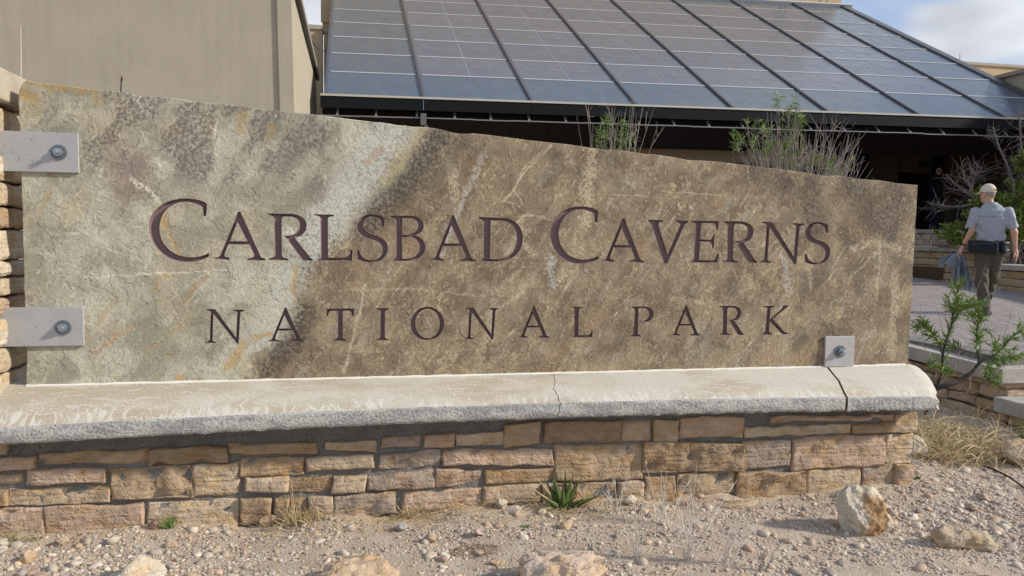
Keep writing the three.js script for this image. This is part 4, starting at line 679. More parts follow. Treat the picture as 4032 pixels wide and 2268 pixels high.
{ const o = solo('rock', (() => { const g = blockGeo(-0.185, 0.185, -0.06, 0.06, -0.075, 0.075, 8, { r: 0.045, amp: 0.022, cell: 0.018, freq: 9 }); const c = new Float32Array(g.attributes.position.count * 3).fill(1); g.setAttribute('color', new THREE.BufferAttribute(c, 3)); return g; })(), RK.tan, 'long flat-topped tan rock lying alone on the bare gravel', 'rock'); o.scale.setScalar(0.82); o.position.set(3.2, gh(3.2, 1.06) + 0.036, 1.06); o.rotation.set(0.1, -0.28, -0.06); }
rock('wide tan boulder half buried beside the dry grass below the step', RK.tan, 11, [4.86, -0.22], [0.25, 0.13, 0.19], [0, 0.5, -0.12], 0.05, { cuts: 10, detail: 14 });
rock('broad pink and white boulder at the bottom edge among the weeds', RK.pink, 21, [0.95, 1.07], [0.25, 0.17, 0.17], [0, 0.2, 0.06], -0.01, { cuts: 8, detail: 16, rough: 0.2 });
rock('orange boulder sloping down at the bottom edge of the gravel', RK.orange, 23, [0.02, 0.95], [0.19, 0.13, 0.14], [0, 0.1, -0.22], -0.02, { cuts: 7, detail: 16, rough: 0.16 });
rock('cream white boulder with a ridged top at the bottom edge', RK.white, 33, [-1.04, 0.74], [0.165, 0.13, 0.12], [0, 0.3, 0.18], -0.015, { cuts: 9, detail: 16, rough: 0.1 });
rock('white angular rock wedged behind the end of the base wall', RK.white, 41, [4.05, -0.42], [0.14, 0.12, 0.12], [0.2, 0.1, -0.5], 0.06, { cuts: 10 });
rock('flat cream stone behind the stained upright boulder', RK.white, 45, [3.1, 0.47], [0.11, 0.035, 0.05], [0, -0.5, -0.12], 0.025, { cuts: 8 }, 'stone', 'stone');
rock('flat tan footing stone sunk in the dirt below the wall', RK.tan, 47, [2.3, 0.27], [0.14, 0.03, 0.06], [0, 0.1, 0.05], 0.006, { cuts: 8 }, 'stone', 'stone');
rock('orange chip of stone leaning against the dry grass at the wall foot', RK.orange, 49, [-0.49, 0.15], [0.05, 0.045, 0.02], [0.5, 0.2, 0.6], 0.03, { cuts: 8, detail: 6 }, 'stone', 'stone');
rock('bright orange flake lying in the gravel below the spiky agave', RK.orange, 51, [1.16, 0.45], [0.05, 0.022, 0.035], [0.3, 0.3, 0.2], 0.018, { cuts: 8, detail: 6 }, 'stone', 'stone');
rock('small flat pink stone on the gravel above the pink boulder', RK.pink, 53, [0.69, 0.86], [0.045, 0.012, 0.03], [0, 0.2, 0], 0.008, { cuts: 8, detail: 6 }, 'stone', 'stone');
rock('tilted pinkish grey slab of stone in the gravel left of the agave', RK.palepink, 55, [0.65, 0.5], [0.045, 0.02, 0.035], [0.2, 0.9, -0.5], 0.018, { cuts: 9, detail: 6 }, 'stone', 'stone');
rock('rounded buff cobble standing upright in the pebbles', RK.tan, 57, [0.39, 0.52], [0.027, 0.034, 0.024], [0, 0.2, 0.3], 0.024, { cuts: 6, detail: 6 }, 'stone', 'stone');
rock('blue grey knobbly stone beside the straw under the wall', RK.grey, 59, [0.24, 0.33], [0.035, 0.03, 0.03], [0, 0.8, 0], 0.02, { cuts: 6, detail: 6, rough: 0.25 }, 'stone', 'stone');
rock('cream block of stone on the pebbles in front of the wall', RK.white, 61, [-1.24, 0.3], [0.045, 0.028, 0.03], [0, 0.2, 0], 0.016, { cuts: 10, detail: 6 }, 'stone', 'stone');
rock('flat tan and orange stone among pebbles in front of the green tuft', RK.orange, 63, [-0.95, 0.37], [0.048, 0.02, 0.03], [0, -0.2, 0.1], 0.012, { cuts: 9, detail: 6 }, 'stone', 'stone');
rock('reddish brown stone touching the foot of the wall by the green tuft', rockMat(0.42, 0.27, 0.2), 65, [-1.08, 0.17], [0.03, 0.032, 0.025], [0, 0.5, 0], 0.02, { cuts: 7, detail: 6 }, 'stone', 'stone');
rock('buff angular stone near the end of the pebbles by the pillar', RK.tan, 67, [-1.5, 0.27], [0.036, 0.026, 0.03], [0, 0.7, 0], 0.018, { cuts: 9, detail: 6 }, 'stone', 'stone');
rock('orange tan lump of stone in the pebbles at the frame corner', RK.orange, 69, [-1.6, 0.43], [0.04, 0.036, 0.035], [0, 0.1, 0.3], 0.022, { cuts: 8, detail: 6 }, 'stone', 'stone');
rock('cream rugged stone under the wall amid white weeds', RK.white, 71, [1.62, 0.22], [0.055, 0.035, 0.04], [0, 0.4, 0], 0.02, { cuts: 8, detail: 6, rough: 0.2 }, 'stone', 'stone');
rock('rusty orange cobble beside the cream rugged stone', RK.orange, 73, [1.66, 0.33], [0.032, 0.026, 0.022], [0, 0.4, -0.4], 0.018, { cuts: 7, detail: 6 }, 'stone', 'stone');
rock('white knobbly stone between the agave and the straw', RK.white, 75, [0.84, 0.16], [0.045, 0.036, 0.03], [0, 0.4, 0.2], 0.024, { cuts: 8, detail: 6, rough: 0.2 }, 'stone', 'stone');
rock('grey pink flat rock just below the white knobbly stone', RK.palepink, 79, [0.89, 0.23], [0.06, 0.03, 0.035], [0, 0.1, 0], 0.014, { cuts: 9, detail: 6 }, 'stone', 'stone');
rock('tan stone on the gravel beyond the upright boulder', RK.tan, 81, [3.72, 0.56], [0.035, 0.026, 0.03], [0, 0.4, 0], 0.016, { cuts: 9, detail: 6 }, 'stone', 'stone');
rock('brown tan stone on the gravel near the black hose', RK.tan, 83, [3.92, 0.42], [0.04, 0.03, 0.034], [0, 1.4, 0], 0.018, { cuts: 9, detail: 6 }, 'stone', 'stone');
{ const c = new MB(), pts = []; for (let k = 0; k <= 14; k++) { const t = k / 14, x = mix(4.47, 4.12, t) + 0.03 * Math.sin(t * 5), z = mix(-0.18, 1.1, t); pts.push(V(x, gh(x, z) + 0.018 + 0.01 * Math.sin(t * 9), z)); } solo('black_hose', c.tube(pts, 0.006, 0.006, 6).geo(), M.black, 'thin black irrigation hose lying across the gravel', 'hose'); }

// ---------- the paved plaza with its edge, step and stone retaining wall ----------
const PY = (z) => 0.521 + 0.037 * (-1.15 - z);
const plaza = new THREE.Group(); plaza.name = 'paved_plaza'; plaza.userData.kind = 'structure'; scene.add(plaza);
{
  const ramp = (x0, x1, z0, z1, top, th) => { const c = [[x0, z1], [x1, z1], [x1, z0], [x0, z0]], b = new MB(); b.box8([...c.map(([x, z]) => V(x, PY(z) + top - th, z)).reverse().map((q) => q), ...c.map(([x, z]) => V(x, PY(z) + top, z)).reverse()]); const g = b.geo().toNonIndexed(); g.computeVertexNormals(); return boxUV(g); };
  part('bedding', ramp(6.02, 24, -16.4, -1.7, -0.035, 0.3), std({ color: lin(0.16, 0.14, 0.125), roughness: 1 }), plaza);
  M.band = conc(0.5, 0.455, 0.4);
  for (let z = -1.66, k = 0; z > -9; z -= 1.83, k++) part('edge_slab', ramp(5.55, 6.03, z - 1.82, z, 0, 0.125), M.band, plaza);
  for (let x = 5.55, k = 0; x < 11; x += 1.53, k++) part('edge_slab', ramp(x, x + 1.522, -1.655, -1.15, 0, 0.125), M.band, plaza);
  const box1 = new RoundedBoxGeometry(0.0965, 0.05, 0.1965, 1, 0.004), rnd = mulberry(31), mats = [[0.37, 0.315, 0.29], [0.34, 0.29, 0.275], [0.39, 0.335, 0.31], [0.35, 0.285, 0.265], [0.38, 0.33, 0.315]].map((c) => conc(...c, 0.003)), list = [];
  for (let i = 0; i < 110; i++) for (let j = 0; j < 62; j++) { const x = 6.09 + i * 0.1, z = -1.78 - j * 0.2 - (i % 2) * 0.1, d = 4.55 - z, r = x / d; if (x > 12.3 - Math.max(0, z + 8.95) * 0.28 && z < -4.7) continue; list.push([x, z, d * (r < 0.77 || r > 1.1 ? 9 : r < 0.8 || r > 1.02 ? 3 : 1)]); }
  list.sort((a, b) => a[2] - b[2]);
  const slope = Math.atan(0.037), rest = [];
  list.forEach(([x, z], k) => {
    const y = PY(z) - 0.025 + 0.003 * (rnd() - 0.5), m = mats[Math.floor(rnd() * 5)];
    if (k < 298) { const o = part('paver', box1, m, plaza); o.position.set(x, y, z); o.rotation.set(slope + 0.008 * (rnd() - 0.5), 0, 0.01 * (rnd() - 0.5)); } else rest.push([x, y, z]);
  });
  const im = new THREE.InstancedMesh(box1, mats[0], rest.length), mm = new THREE.Matrix4(), col = new THREE.Color();
  rest.forEach(([x, y, z], i) => { im.setMatrixAt(i, mm.makeRotationX(slope).setPosition(x, y, z)); const l = mix(0.85, 1.1, rnd()); im.setColorAt(i, col.setRGB(l, l * mix(0.96, 1.02, rnd()), l)); });
  im.name = 'far_pavers'; im.userData.kind = 'stuff'; plaza.add(im);
}
const ret = thing('retaining_wall', 'brown ledgestone retaining wall under the plaza edge, its face in shade', 'stone wall');
{
  part('mortar', mergeGeometries([boxAt(5.72, 6.0, -0.1, 0.6, -9, -1.3), boxAt(5.72, 9, -0.1, 0.4, -1.35, -1.25)]), M.mortar, ret);
  const rnd = mulberry(8), rows = [[-0.08, 0.1], [0.11, 0.2], [0.21, 0.325], [0.335, 0.395]];
  rows.forEach(([a, c], j) => { for (let z = -1.19 - 0.0 * j, k = 0; z > -6; k++) { const w = 0.22 + 0.4 * rnd(), dy = 0.02 * (rnd() - 0.5); part('stone', blockGeo(5.64 + 0.03 * (rnd() - 0.5), 5.9, a + dy * (j < 3), c + dy * 0.5 * (j < 3), z - w, z - 0.012, j * 17 + k * 1.9, { r: 0.018, amp: 0.014, cell: 0.06 }), SAND[(k * 2 + j) % 6], ret); z -= w; } });
  rows.forEach(([a, c], j) => { for (let x = 5.91, k = 0; x < 8; k++) { const w = 0.25 + 0.35 * rnd(); part('stone', blockGeo(x, x + w - 0.012, a, c, -1.4, -1.2 + 0.02 * rnd(), j * 13 + k * 2.7 + 100, { r: 0.018, amp: 0.012, cell: 0.06 }), SAND[(k + j) % 6], ret); x += w; } });
}
const step = thing('entrance_step', 'grey concrete step slab on brown stones at the plaza corner', 'step');
part('tread', blockGeo(5.5, 7.8, 0.142, 0.275, -1.185, 0.9, 12, { r: 0.012, amp: 0.004, cell: 0.09 }), conc(0.5, 0.47, 0.43), step);
for (let k = 0, z = 0.8; z > -1.15; k++) { const w = 0.3 + 0.2 * ((k * 7) % 3) / 2; for (const [a, c] of [[-0.06, 0.04], [0.045, 0.14]]) part('stone', blockGeo(5.57, 5.9, a, c, Math.max(z - w, -1.18), z - 0.012, k * 3 + a * 50 + 200, { r: 0.018, amp: 0.012, cell: 0.06 }), SAND[(k * 2 + (a > 0)) % 6], step); z -= w; }

// seat walls round the planter, with coping
function seatWall(name, label, [ax, az], [bx, bz], y0, y1, top, seed, mats, cop) {
  const L = Math.hypot(bx - ax, bz - az), t = thing(name, label, 'stone wall', [ax, 0, az], -Math.atan2(bz - az, bx - ax)), rnd = mulberry(seed), n = Math.max(2, Math.round((top - 0.12 - Math.min(y0, y1)) / 0.125)), base = Math.min(y0, y1) - 0.08, H = top - 0.11 - base;
  part('mortar', boxAt(0.02, L - 0.02, base, top - 0.1, -0.36, -0.04), M.mortar, t);
  for (let j = 0; j < n; j++) for (let x = 0, k = 0; x < L - 0.05; k++) { let w = 0.22 + 0.5 * rnd(); if (x + w > L - 0.18) w = L - x; const a = base + (H * j) / n, c = base + (H * (j + 1)) / n - 0.01; part('stone', stoneGeo([x, x + w - 0.012, c, c, a, a], 0.02 * rnd(), 0.16, seed + j * 9 + k * 1.7, { cell: 0.12, amp: 0.012, r: 0.015 }), mats[Math.floor(rnd() * mats.length)], t); x += w; }
  for (let x = -0.03; x < L; x += 1.4) part('coping', boxAt(x, Math.min(x + 1.392, L + 0.03), top - 0.1, top, -0.42, 0.07, 0.008), cop, t);
  return t;
}
// each wall runs from its far end to its near end so that its face looks towards the path
const WARM = [sand(0.62, 0.46, 0.28), sand(0.6, 0.42, 0.23), sand(0.66, 0.5, 0.32)];
seatWall('seat_wall', 'low tan stone seat wall with concrete coping along the paved plaza behind the man', [12.42, -8.95], [11.2, -4.8], 0.8, 0.64, 1.25, 3, WARM, M.coping);
seatWall('planter_wall', 'taller stone planter wall with concrete coping behind the hanging jacket', [12.9, -13.4], [12.46, -9.0], 0.95, 0.8, 1.57, 5, WARM, M.coping);
seatWall('upper_planter_wall', 'second stone planter wall set back in the shade under the glass roof', [13.3, -13.35], [17.6, -13.35], 1.1, 1.1, 2.02, 9, SAND, M.copingDim);
struct('planter_soil', boxUV(mergeGeometries([boxAt(12.55, 20, 0.3, 1.12, -13.3, -4.6)])), std({ color: lin(0.2, 0.15, 0.1), map: dirtC, roughness: 1 }));

// ---------- plants ----------
M.leafBright = std({ color: lin(0.17, 0.26, 0.045), roughness: 0.6, side: THREE.DoubleSide }); M.leafMid = std({ color: lin(0.1, 0.16, 0.03), roughness: 0.6, side: THREE.DoubleSide });
M.leafTree = std({ color: lin(0.15, 0.2, 0.025), roughness: 0.65, side: THREE.DoubleSide });
M.twig = std({ color: lin(0.34, 0.29, 0.25), roughness: 0.9 }); M.twigPale = std({ color: lin(0.76, 0.69, 0.59), roughness: 0.9 }); M.barkDark = std({ color: lin(0.05, 0.042, 0.04), roughness: 0.9 }); M.barkGrey = std({ color: lin(0.145, 0.125, 0.115), roughness: 0.9 });
M.straw = std({ color: lin(0.53, 0.41, 0.22), roughness: 0.8, side: THREE.DoubleSide }); M.strawGreen = std({ color: lin(0.2, 0.22, 0.07), roughness: 0.8, side: THREE.DoubleSide }); M.tuftGreen = std({ color: lin(0.1, 0.19, 0.03), roughness: 0.7, side: THREE.DoubleSide });
const rv = (r, s = 1) => V((r() * 2 - 1) * s, (r() * 2 - 1) * s, (r() * 2 - 1) * s);
function wand(b, r, p0, dir, len, r0, bend, n = 6, sides = 4) { // one wavering twig; returns its points
  const pts = [p0.clone()], d = dir.clone().normalize(), q = p0.clone();
  for (let k = 0; k < n; k++) { d.add(rv(r, bend)).normalize(); q.addScaledVector(d, len / n); pts.push(q.clone()); }
  b.tube(pts, r0, Math.max(0.0011, r0 * 0.42), sides); return pts;
}
function sprig(b, r, pts, from, nLeaf, len, w, out = 0.9) { // narrow leaves along a twig
  for (let k = 0; k < nLeaf; k++) {
    const t = from + (1 - from) * Math.pow(r(), 0.8), f = t * (pts.length - 1), i = Math.min(pts.length - 2, Math.floor(f)), p = pts[i].clone().lerp(pts[i + 1], f - i), ax = pts[i + 1].clone().sub(pts[i]).normalize();
    const dir = ax.multiplyScalar(0.75).add(rv(r, out)); b.blade(p, dir, rv(r), len * mix(0.6, 1.15, r()), w, 0.25 * r(), 3);
  }
}
// twiggy bush: crown points given as [x, y, z] tips that the stems reach for; clumps of leaf at given places
function bush(name, label, seed, root, tips, clumps, { twigR = 0.0052, side = 4, leafLen = 0.075, leafW = 0.0035, mat = M.twig, leaf = M.leafBright } = {}) {
  const r = mulberry(seed), t = thing(name, label, 'shrub', root), st = new MB(), lf = new MB(), O = V(...root);
  for (const [x, y, z] of tips) {
    const tip = V(x, y, z).sub(O), mid = tip.clone().multiplyScalar(0.55); mid.y += 0.05 * r(); mid.x *= 0.75; const pts = [V(0.06 * (r() - 0.5), 0, 0.06 * (r() - 0.5)), mid.clone().multiplyScalar(0.5).add(rv(r, 0.03)), mid.add(rv(r, 0.04)), mid.clone().lerp(tip, 0.5).add(rv(r, 0.035)), tip];
    const c = new THREE.CatmullRomCurve3(pts).getPoints(10); st.tube(c, twigR * 1.5, 0.0011, 4);
    for (let k = 0; k < side; k++) { const f = 4 + Math.floor(r() * 6), d = c[f].clone().sub(c[f - 1]).normalize().add(rv(r, 0.55)); d.y = Math.abs(d.y) * 0.9 + 0.25; const p2 = wand(st, r, c[f], d, mix(0.1, 0.32, r()), twigR * 0.55, 0.22); if (r() < 0.6) wand(st, r, p2[3], p2[4].clone().sub(p2[3]).add(rv(r, 0.05)), mix(0.06, 0.16, r()), twigR * 0.35, 0.25, 4, 3); }
  }
  for (const [x, y, z, rad, n] of clumps) for (let k = 0; k < n; k++) { const p = V(x, y, z).sub(O).add(rv(r, rad)); const d = V(0, 0.8, 0).add(rv(r, 0.5)); const pts = wand(st, r, p.clone().addScaledVector(d.clone().normalize(), -0.08), d, 0.17, 0.0022, 0.2, 4, 3); sprig(lf, r, pts, 0.15, 13, leafLen, leafW); }
  part('stems', st.geo(), mat, t); if (lf.p.length) part('foliage', lf.geo(), leaf, t);
  return t;
}
{
  const r = mulberry(3), tips = [];
  for (let k = 0; k < 26; k++) tips.push([2.2 + 0.36 * (r() * 2 - 1) * (0.4 + 0.6 * r()), 2.42 + 0.52 * Math.pow(r(), 1.3), -2 + 0.3 * (r() - 0.5)]);
  tips.push([2.64, 2.66, -2], [2.6, 2.8, -2], [1.98, 2.86, -2], [1.9, 2.7, -2.05], [2.42, 2.98, -2]);
  bush('desert_willow', 'small desert willow with bright leaf tufts rising behind the middle of the slab', 5, [2.22, 0.4, -2], tips, [[2.14, 2.5, -2, 0.06, 5], [2.15, 2.62, -2, 0.045, 4], [2.31, 2.45, -2, 0.07, 5], [2.3, 2.58, -2, 0.04, 3], [2.03, 2.42, -2, 0.06, 3], [2.38, 2.47, -2, 0.05, 3]], { side: 3 });
}
{
  const r = mulberry(9), tips = [];
  for (let k = 0; k < 120; k++) { const u = r(), x = mix(3.35, 4.62, u), top = x < 3.62 ? 2.72 : x < 4.05 ? 2.85 : x < 4.25 ? 2.8 : 2.62; tips.push([x + 0.05 * (r() - 0.5), mix(2.3, top, Math.pow(r(), 0.8)), -2 + 0.5 * (r() - 0.5)]); }
  tips.push([4.0, 3.06, -2], [4.02, 2.98, -2.05], [3.78, 3.0, -2], [4.42, 2.86, -2], [4.47, 2.78, -1.95], [4.6, 2.66, -2], [4.72, 2.44, -2], [4.7, 2.38, -1.9], [4.78, 2.32, -1.95], [4.66, 2.58, -2]);
  bush('desert_willow', 'wide twiggy desert willow, mostly bare, above the low end of the slab', 6, [4.0, 0.4, -2], tips, [[3.95, 2.62, -2, 0.075, 9], [4.0, 2.72, -1.95, 0.06, 5], [3.92, 2.82, -2, 0.035, 3], [4.02, 2.84, -2, 0.03, 2], [3.8, 2.88, -2, 0.03, 3], [3.4, 2.5, -1.9, 0.07, 6], [3.55, 2.45, -1.9, 0.07, 6], [3.5, 2.62, -1.95, 0.04, 3], [3.66, 2.42, -1.85, 0.07, 6], [3.82, 2.38, -1.85, 0.09, 8], [3.68, 2.62, -2, 0.035, 3], [4.3, 2.3, -1.9, 0.06, 5], [4.12, 2.33, -1.9, 0.05, 3], [4.55, 2.3, -2, 0.05, 3]], { side: 5 });
}
{ // young willow by the wall end: dark branches drawn out one by one
  const r = mulberry(17), t = thing('desert_willow', 'young green desert willow with dark crooked stems between the ledge end and the plaza', 'shrub', [4.55, 0, -1.0]), O = V(4.55, 0, -1.0), st = new MB(), tw = new MB(), lf = new MB();
  const P = (...a) => a.map(([x, y, z = -0.85]) => V(x, y, z).sub(O));
  const branch = (r0, r1, ...a) => { const c = new THREE.CatmullRomCurve3(P(...a)).getPoints(14); st.tube(c, r0, r1, 6); return c; };
  branch(0.024, 0.016, [4.5, 0, -1], [4.58, 0.36, -0.95], [4.72, 0.46], [4.86, 0.5], [4.97, 0.57]);
  const b1 = branch(0.011, 0.004, [4.95, 0.55], [5.02, 0.64], [5.0, 0.75], [4.99, 0.9], [5.02, 1.02]);
  const b2 = branch(0.012, 0.004, [4.99, 0.6], [5.06, 0.66], [5.13, 0.68], [5.2, 0.72], [5.28, 0.8], [5.36, 0.87], [5.44, 0.93]);
  const b3 = branch(0.008, 0.003, [5.13, 0.68], [5.22, 0.66], [5.34, 0.68], [5.4, 0.67]);
  const b4 = branch(0.008, 0.004, [5.02, 0.7], [4.9, 0.74], [4.78, 0.77], [4.7, 0.8]);
  const b5 = branch(0.013, 0.005, [4.62, 0.2, -0.95], [4.67, 0.55], [4.68, 0.72], [4.71, 0.85], [4.77, 1.0], [4.86, 1.12]);
  const b6 = branch(0.008, 0.003, [4.67, 0.72], [4.63, 0.82], [4.56, 0.9], [4.48, 0.97]);
  const b7 = branch(0.008, 0.003, [4.74, 0.92], [4.76, 1.05], [4.77, 1.18], [4.8, 1.28]);
  const b8 = branch(0.007, 0.003, [4.8, 1.05], [4.88, 1.1], [4.96, 1.13]);
  for (const [b, f, n] of [[b1, 0.35, 30], [b2, 0.25, 22], [b3, 0.1, 22], [b4, 0.4, 12], [b5, 0.5, 34], [b6, 0.2, 34], [b7, 0.15, 34], [b8, 0.2, 20]]) {
    sprig(lf, r, b, f, n * 2, 0.085, 0.0044, 0.7);
    for (let k = 0; k < n / 3; k++) { const i = Math.floor(b.length * mix(f, 0.92, r())), d = b[i].clone().sub(b[i - 1]).normalize().add(rv(r, 0.7)), p = wand(st, r, b[i], d, mix(0.05, 0.11, r()), 0.0022, 0.2, 4, 3); sprig(lf, r, p, 0.1, 14, 0.08, 0.0042, 0.65); }
  }
  for (const [x, y, n] of [[5.16, 0.72, 5], [5.22, 0.69, 4], [5.06, 0.52, 6], [5.12, 0.47, 5], [4.6, 0.62, 5], [4.56, 0.6, 4], [5.0, 0.95, 4], [4.98, 0.82, 3]]) for (let k = 0; k < n; k++) { const p = V(x, y, -0.83).sub(O).add(rv(r, 0.035)), pts = wand(st, r, p, V(0.1, 0.6, 0.2).add(rv(r, 0.8)), 0.1, 0.002, 0.2, 4, 3); sprig(lf, r, pts, 0.1, 12, 0.085, 0.0042, 0.7); }
  for (let k = 0; k < 46; k++) { const p = V(mix(4.4, 5.1, r()), mix(0.35, 0.75, r()), mix(-1, -0.8, r())).sub(O); wand(tw, r, p, V(r() * 2 - 1, 0.9 * r(), 0.4 * (r() - 0.5)), mix(0.15, 0.4, r()), 0.0024, 0.25, 6, 3); }
  for (const [x, y, dx, dy, l] of [[4.72, 0.9, -0.25, 1, 0.55], [4.7, 0.85, -0.45, 1, 0.4], [4.85, 1.0, 0.5, 1, 0.45], [4.9, 1.05, 0.75, 1, 0.4], [4.8, 1.0, 0.1, 1, 0.5], [4.85, 1.0, 0.35, 1, 0.5], [5.25, 0.8, 0.2, 1, 0.4], [4.5, 0.85, -0.4, 0.9, 0.3]]) wand(tw, r, V(x, y, -0.85).sub(O), V(dx, dy, 0), l, 0.0026, 0.12, 8, 3);
  part('branches', st.geo(), M.barkDark, t); part('dry_twigs', tw.geo(), M.twig, t); part('foliage', lf.geo(), M.leafBright, t);
}
{ // planter tree: grey bare limbs with green fringes
  const r = mulberry(23), t = thing('mesquite_tree', 'half bare grey mesquite with green fringes growing out of the planter behind the man', 'tree', [12.68, 1.05, -8.4], -Math.PI / 4), tr = new MB(), tw = new MB(), lf = new MB();
  const px = (x, y) => V((x - 3975) * 0.0043, (960 - y) * 0.005 + 0.1, 0.5 * (r() - 0.5));
  const limb = (r0, r1, ...a) => { const pts = a.map(([x, y]) => px(x, y)); pts[0].z = 0; const c = new THREE.CatmullRomCurve3(pts).getPoints(12); tr.tube(c, r0, r1, 6); for (let k = 2; k < c.length - 1; k++) for (let j = 0; j < 3; j++) { const d = c[k + 1].clone().sub(c[k]).normalize().add(rv(r, 0.9)), w = wand(tw, r, c[k], d, mix(0.2, 0.5, r()), 0.0055, 0.28, 6, 3); if (r() < 0.7) wand(tw, r, w[3], rv(r), mix(0.15, 0.4, r()), 0.005, 0.3, 4, 3); } return c; };
  limb(0.09, 0.03, [3960, 985], [3985, 900], [4010, 830], [4040, 740]); limb(0.055, 0.014, [3975, 970], [4000, 860], [3990, 740], [3960, 620], [3930, 520]);
  limb(0.05, 0.012, [3960, 860], [3920, 760], [3840, 690], [3760, 640], [3700, 585]); limb(0.03, 0.008, [3840, 690], [3800, 640], [3770, 590], [3757, 555]); limb(0.03, 0.008, [3800, 650], [3815, 600], [3830, 575]);
  limb(0.03, 0.007, [3830, 700], [3760, 712], [3690, 708], [3640, 698]); limb(0.03, 0.009, [3985, 760], [3960, 600], [3905, 480], [3880, 400]); limb(0.03, 0.009, [3990, 700], [4000, 560], [3985, 440], [3975, 350]);
  limb(0.04, 0.01, [3995, 640], [4030, 500], [4020, 400]); limb(0.04, 0.01, [3950, 900], [3880, 850], [3800, 850], [3700, 860]); limb(0.035, 0.01, [4000, 860], [4060, 700], [4100, 520]); limb(0.04, 0.01, [3940, 900], [3860, 880], [3760, 880], [3670, 870]);
  for (const [x, y, w, n] of [[3880, 700, 60, 34], [3850, 685, 40, 20], [3930, 740, 55, 40], [3960, 770, 50, 36], [3900, 790, 50, 26], [3800, 820, 60, 24], [3740, 815, 40, 14], [3720, 825, 30, 8], [4010, 640, 40, 30], [4015, 560, 35, 26], [4025, 520, 25, 20], [4000, 700, 45, 36], [3860, 820, 40, 22], [4010, 820, 40, 20], [3940, 690, 40, 18], [3990, 760, 50, 26], [3830, 760, 40, 16]]) for (let k = 0; k < n; k++) {
    const p = px(x + (r() * 2 - 1) * w, y + (r() * 2 - 1) * w * 0.7), d = rv(r); d.y = d.y * 0.5 + 0.1; const pts = wand(tw, r, p, d, 0.24, 0.004, 0.2, 4, 3); for (let j = 0; j < 34; j++) { const q = pts[Math.floor(r() * 4)].clone().lerp(pts[4], r() * 0.5); lf.blade(q, rv(r), rv(r), mix(0.05, 0.085, r()), 0.016, 0.1, 2); }
  }
  part('trunk', tr.geo(), M.barkGrey, t); part('twigs', tw.geo(), M.barkGrey, t); part('foliage', lf.geo(), M.leafTree, t);
}
{ // straw-coloured dead growth along the seat walls
  const r = mulberry(41), t = thing('dry_shrub', 'tangle of dead grey twigs in the shaded planter beyond the slab end', 'shrub', [13.2, 1.5, -10.6]), tw = new MB();
  for (let k = 0; k < 200; k++) wand(tw, r, V(mix(-0.8, 1.3, r()), -0.3 + 0.2 * r(), mix(-2.4, 1.6, r())), V(r() - 0.5, 0.5 + r(), r() - 0.5), mix(0.3, 0.95, r()), 0.006, 0.25, 7, 3);
  part('twigs', tw.geo(), M.twig, t);
}
// spiky agave at the wall foot
{
  const t = thing('agave', 'small spiky green agave at the foot of the base wall', 'agave', [1.2, gh(1.2, 0.2) - 0.01, 0.21]), r = mulberry(29);
  M.agave = std({ color: lin(0.075, 0.12, 0.03), roughness: 0.45 }); M.agaveDry = std({ color: lin(0.45, 0.35, 0.18), roughness: 0.8 });
  const L = [[-0.55, 0.95, 0.02, 0.23, 0], [-0.3, 1, 0.1, 0.25, 0], [0.05, 1, 0.05, 0.27, 0], [0.24, 1, 0.12, 0.24, 0], [0.5, 0.9, 0.05, 0.24, 0], [1, 0.42, 0.15, 0.25, 0], [-0.75, 0.6, 0.3, 0.2, 0], [0.6, 0.55, 0.5, 0.17, 0], [-0.1, 1, 0.4, 0.2, 0], [0.16, 0.9, -0.3, 0.22, 0], [-0.9, 0.28, 0.25, 0.18, 0], [-0.2, 0.8, -0.4, 0.2, 0], [0.3, 0.7, 0.55, 0.17, 0], [-1, 0.75, -0.1, 0.27, 1], [-0.75, 0.95, -0.2, 0.28, 1], [-1, 0.25, 0.3, 0.17, 1]];
  for (const [dx, dy, dz, len, dry] of L) {
    const b = new MB(), d = V(dx, dy, dz).normalize(), s = V(0, 0, 1).cross(d).normalize(), up = V(0, 0, 0).crossVectors(d, s), w = dry ? 0.007 : 0.0135; if (up.z < 0) { up.negate(); s.negate(); }
    let prev = null; const bend = 0.1 * (r() - 0.2);
    for (let k = 0; k <= 8; k++) { const q = k / 8, ww = w * (0.85 + 0.5 * Math.sin(Math.PI * Math.min(q * 1.3, 1))) * (1 - q ** 2.2) + 0.0006, c = V(0, 0, 0).addScaledVector(d, len * q).addScaledVector(up, bend * q * q * len); const ring = [b.v(c.x - s.x * ww, c.y - s.y * ww, c.z - s.z * ww), b.v(c.x - up.x * ww * 0.1, c.y - up.y * ww * 0.1, c.z - up.z * ww * 0.1), b.v(c.x + s.x * ww, c.y + s.y * ww, c.z + s.z * ww), b.v(c.x - up.x * ww * 0.55, c.y - up.y * ww * 0.55, c.z - up.z * ww * 0.55)]; if (prev) for (let j = 0; j < 4; j++) b.quad(prev[j], prev[(j + 1) % 4], ring[(j + 1) % 4], ring[j]); prev = ring; }
    part('leaf', b.geo(), dry ? M.agaveDry : M.agave, t);
  }
}
function tuft(b, r, x, z, n, h, spread, w = 0.0016, y0 = gh(x, z)) { for (let k = 0; k < n; k++) { const p = V(x + spread * 0.5 * (r() - 0.5), y0 - 0.01, z + spread * 0.35 * (r() - 0.5)), d = V(spread * (r() * 2 - 1) * 3.2, h * mix(0.35, 1.1, r()) * 4, spread * (r() * 2 - 1) * 2.2); b.blade(p, d, rv(r), h * mix(0.5, 1.2, r()), w, 0.7 * r() * r(), 5); } }
function grass(label, seed, mat, list, group) { const b = new MB(), r = mulberry(seed); for (const q of list) tuft(b, r, ...q); const o = solo('grass_clump', b.geo(), mat, label, 'grass clump'); return o; }
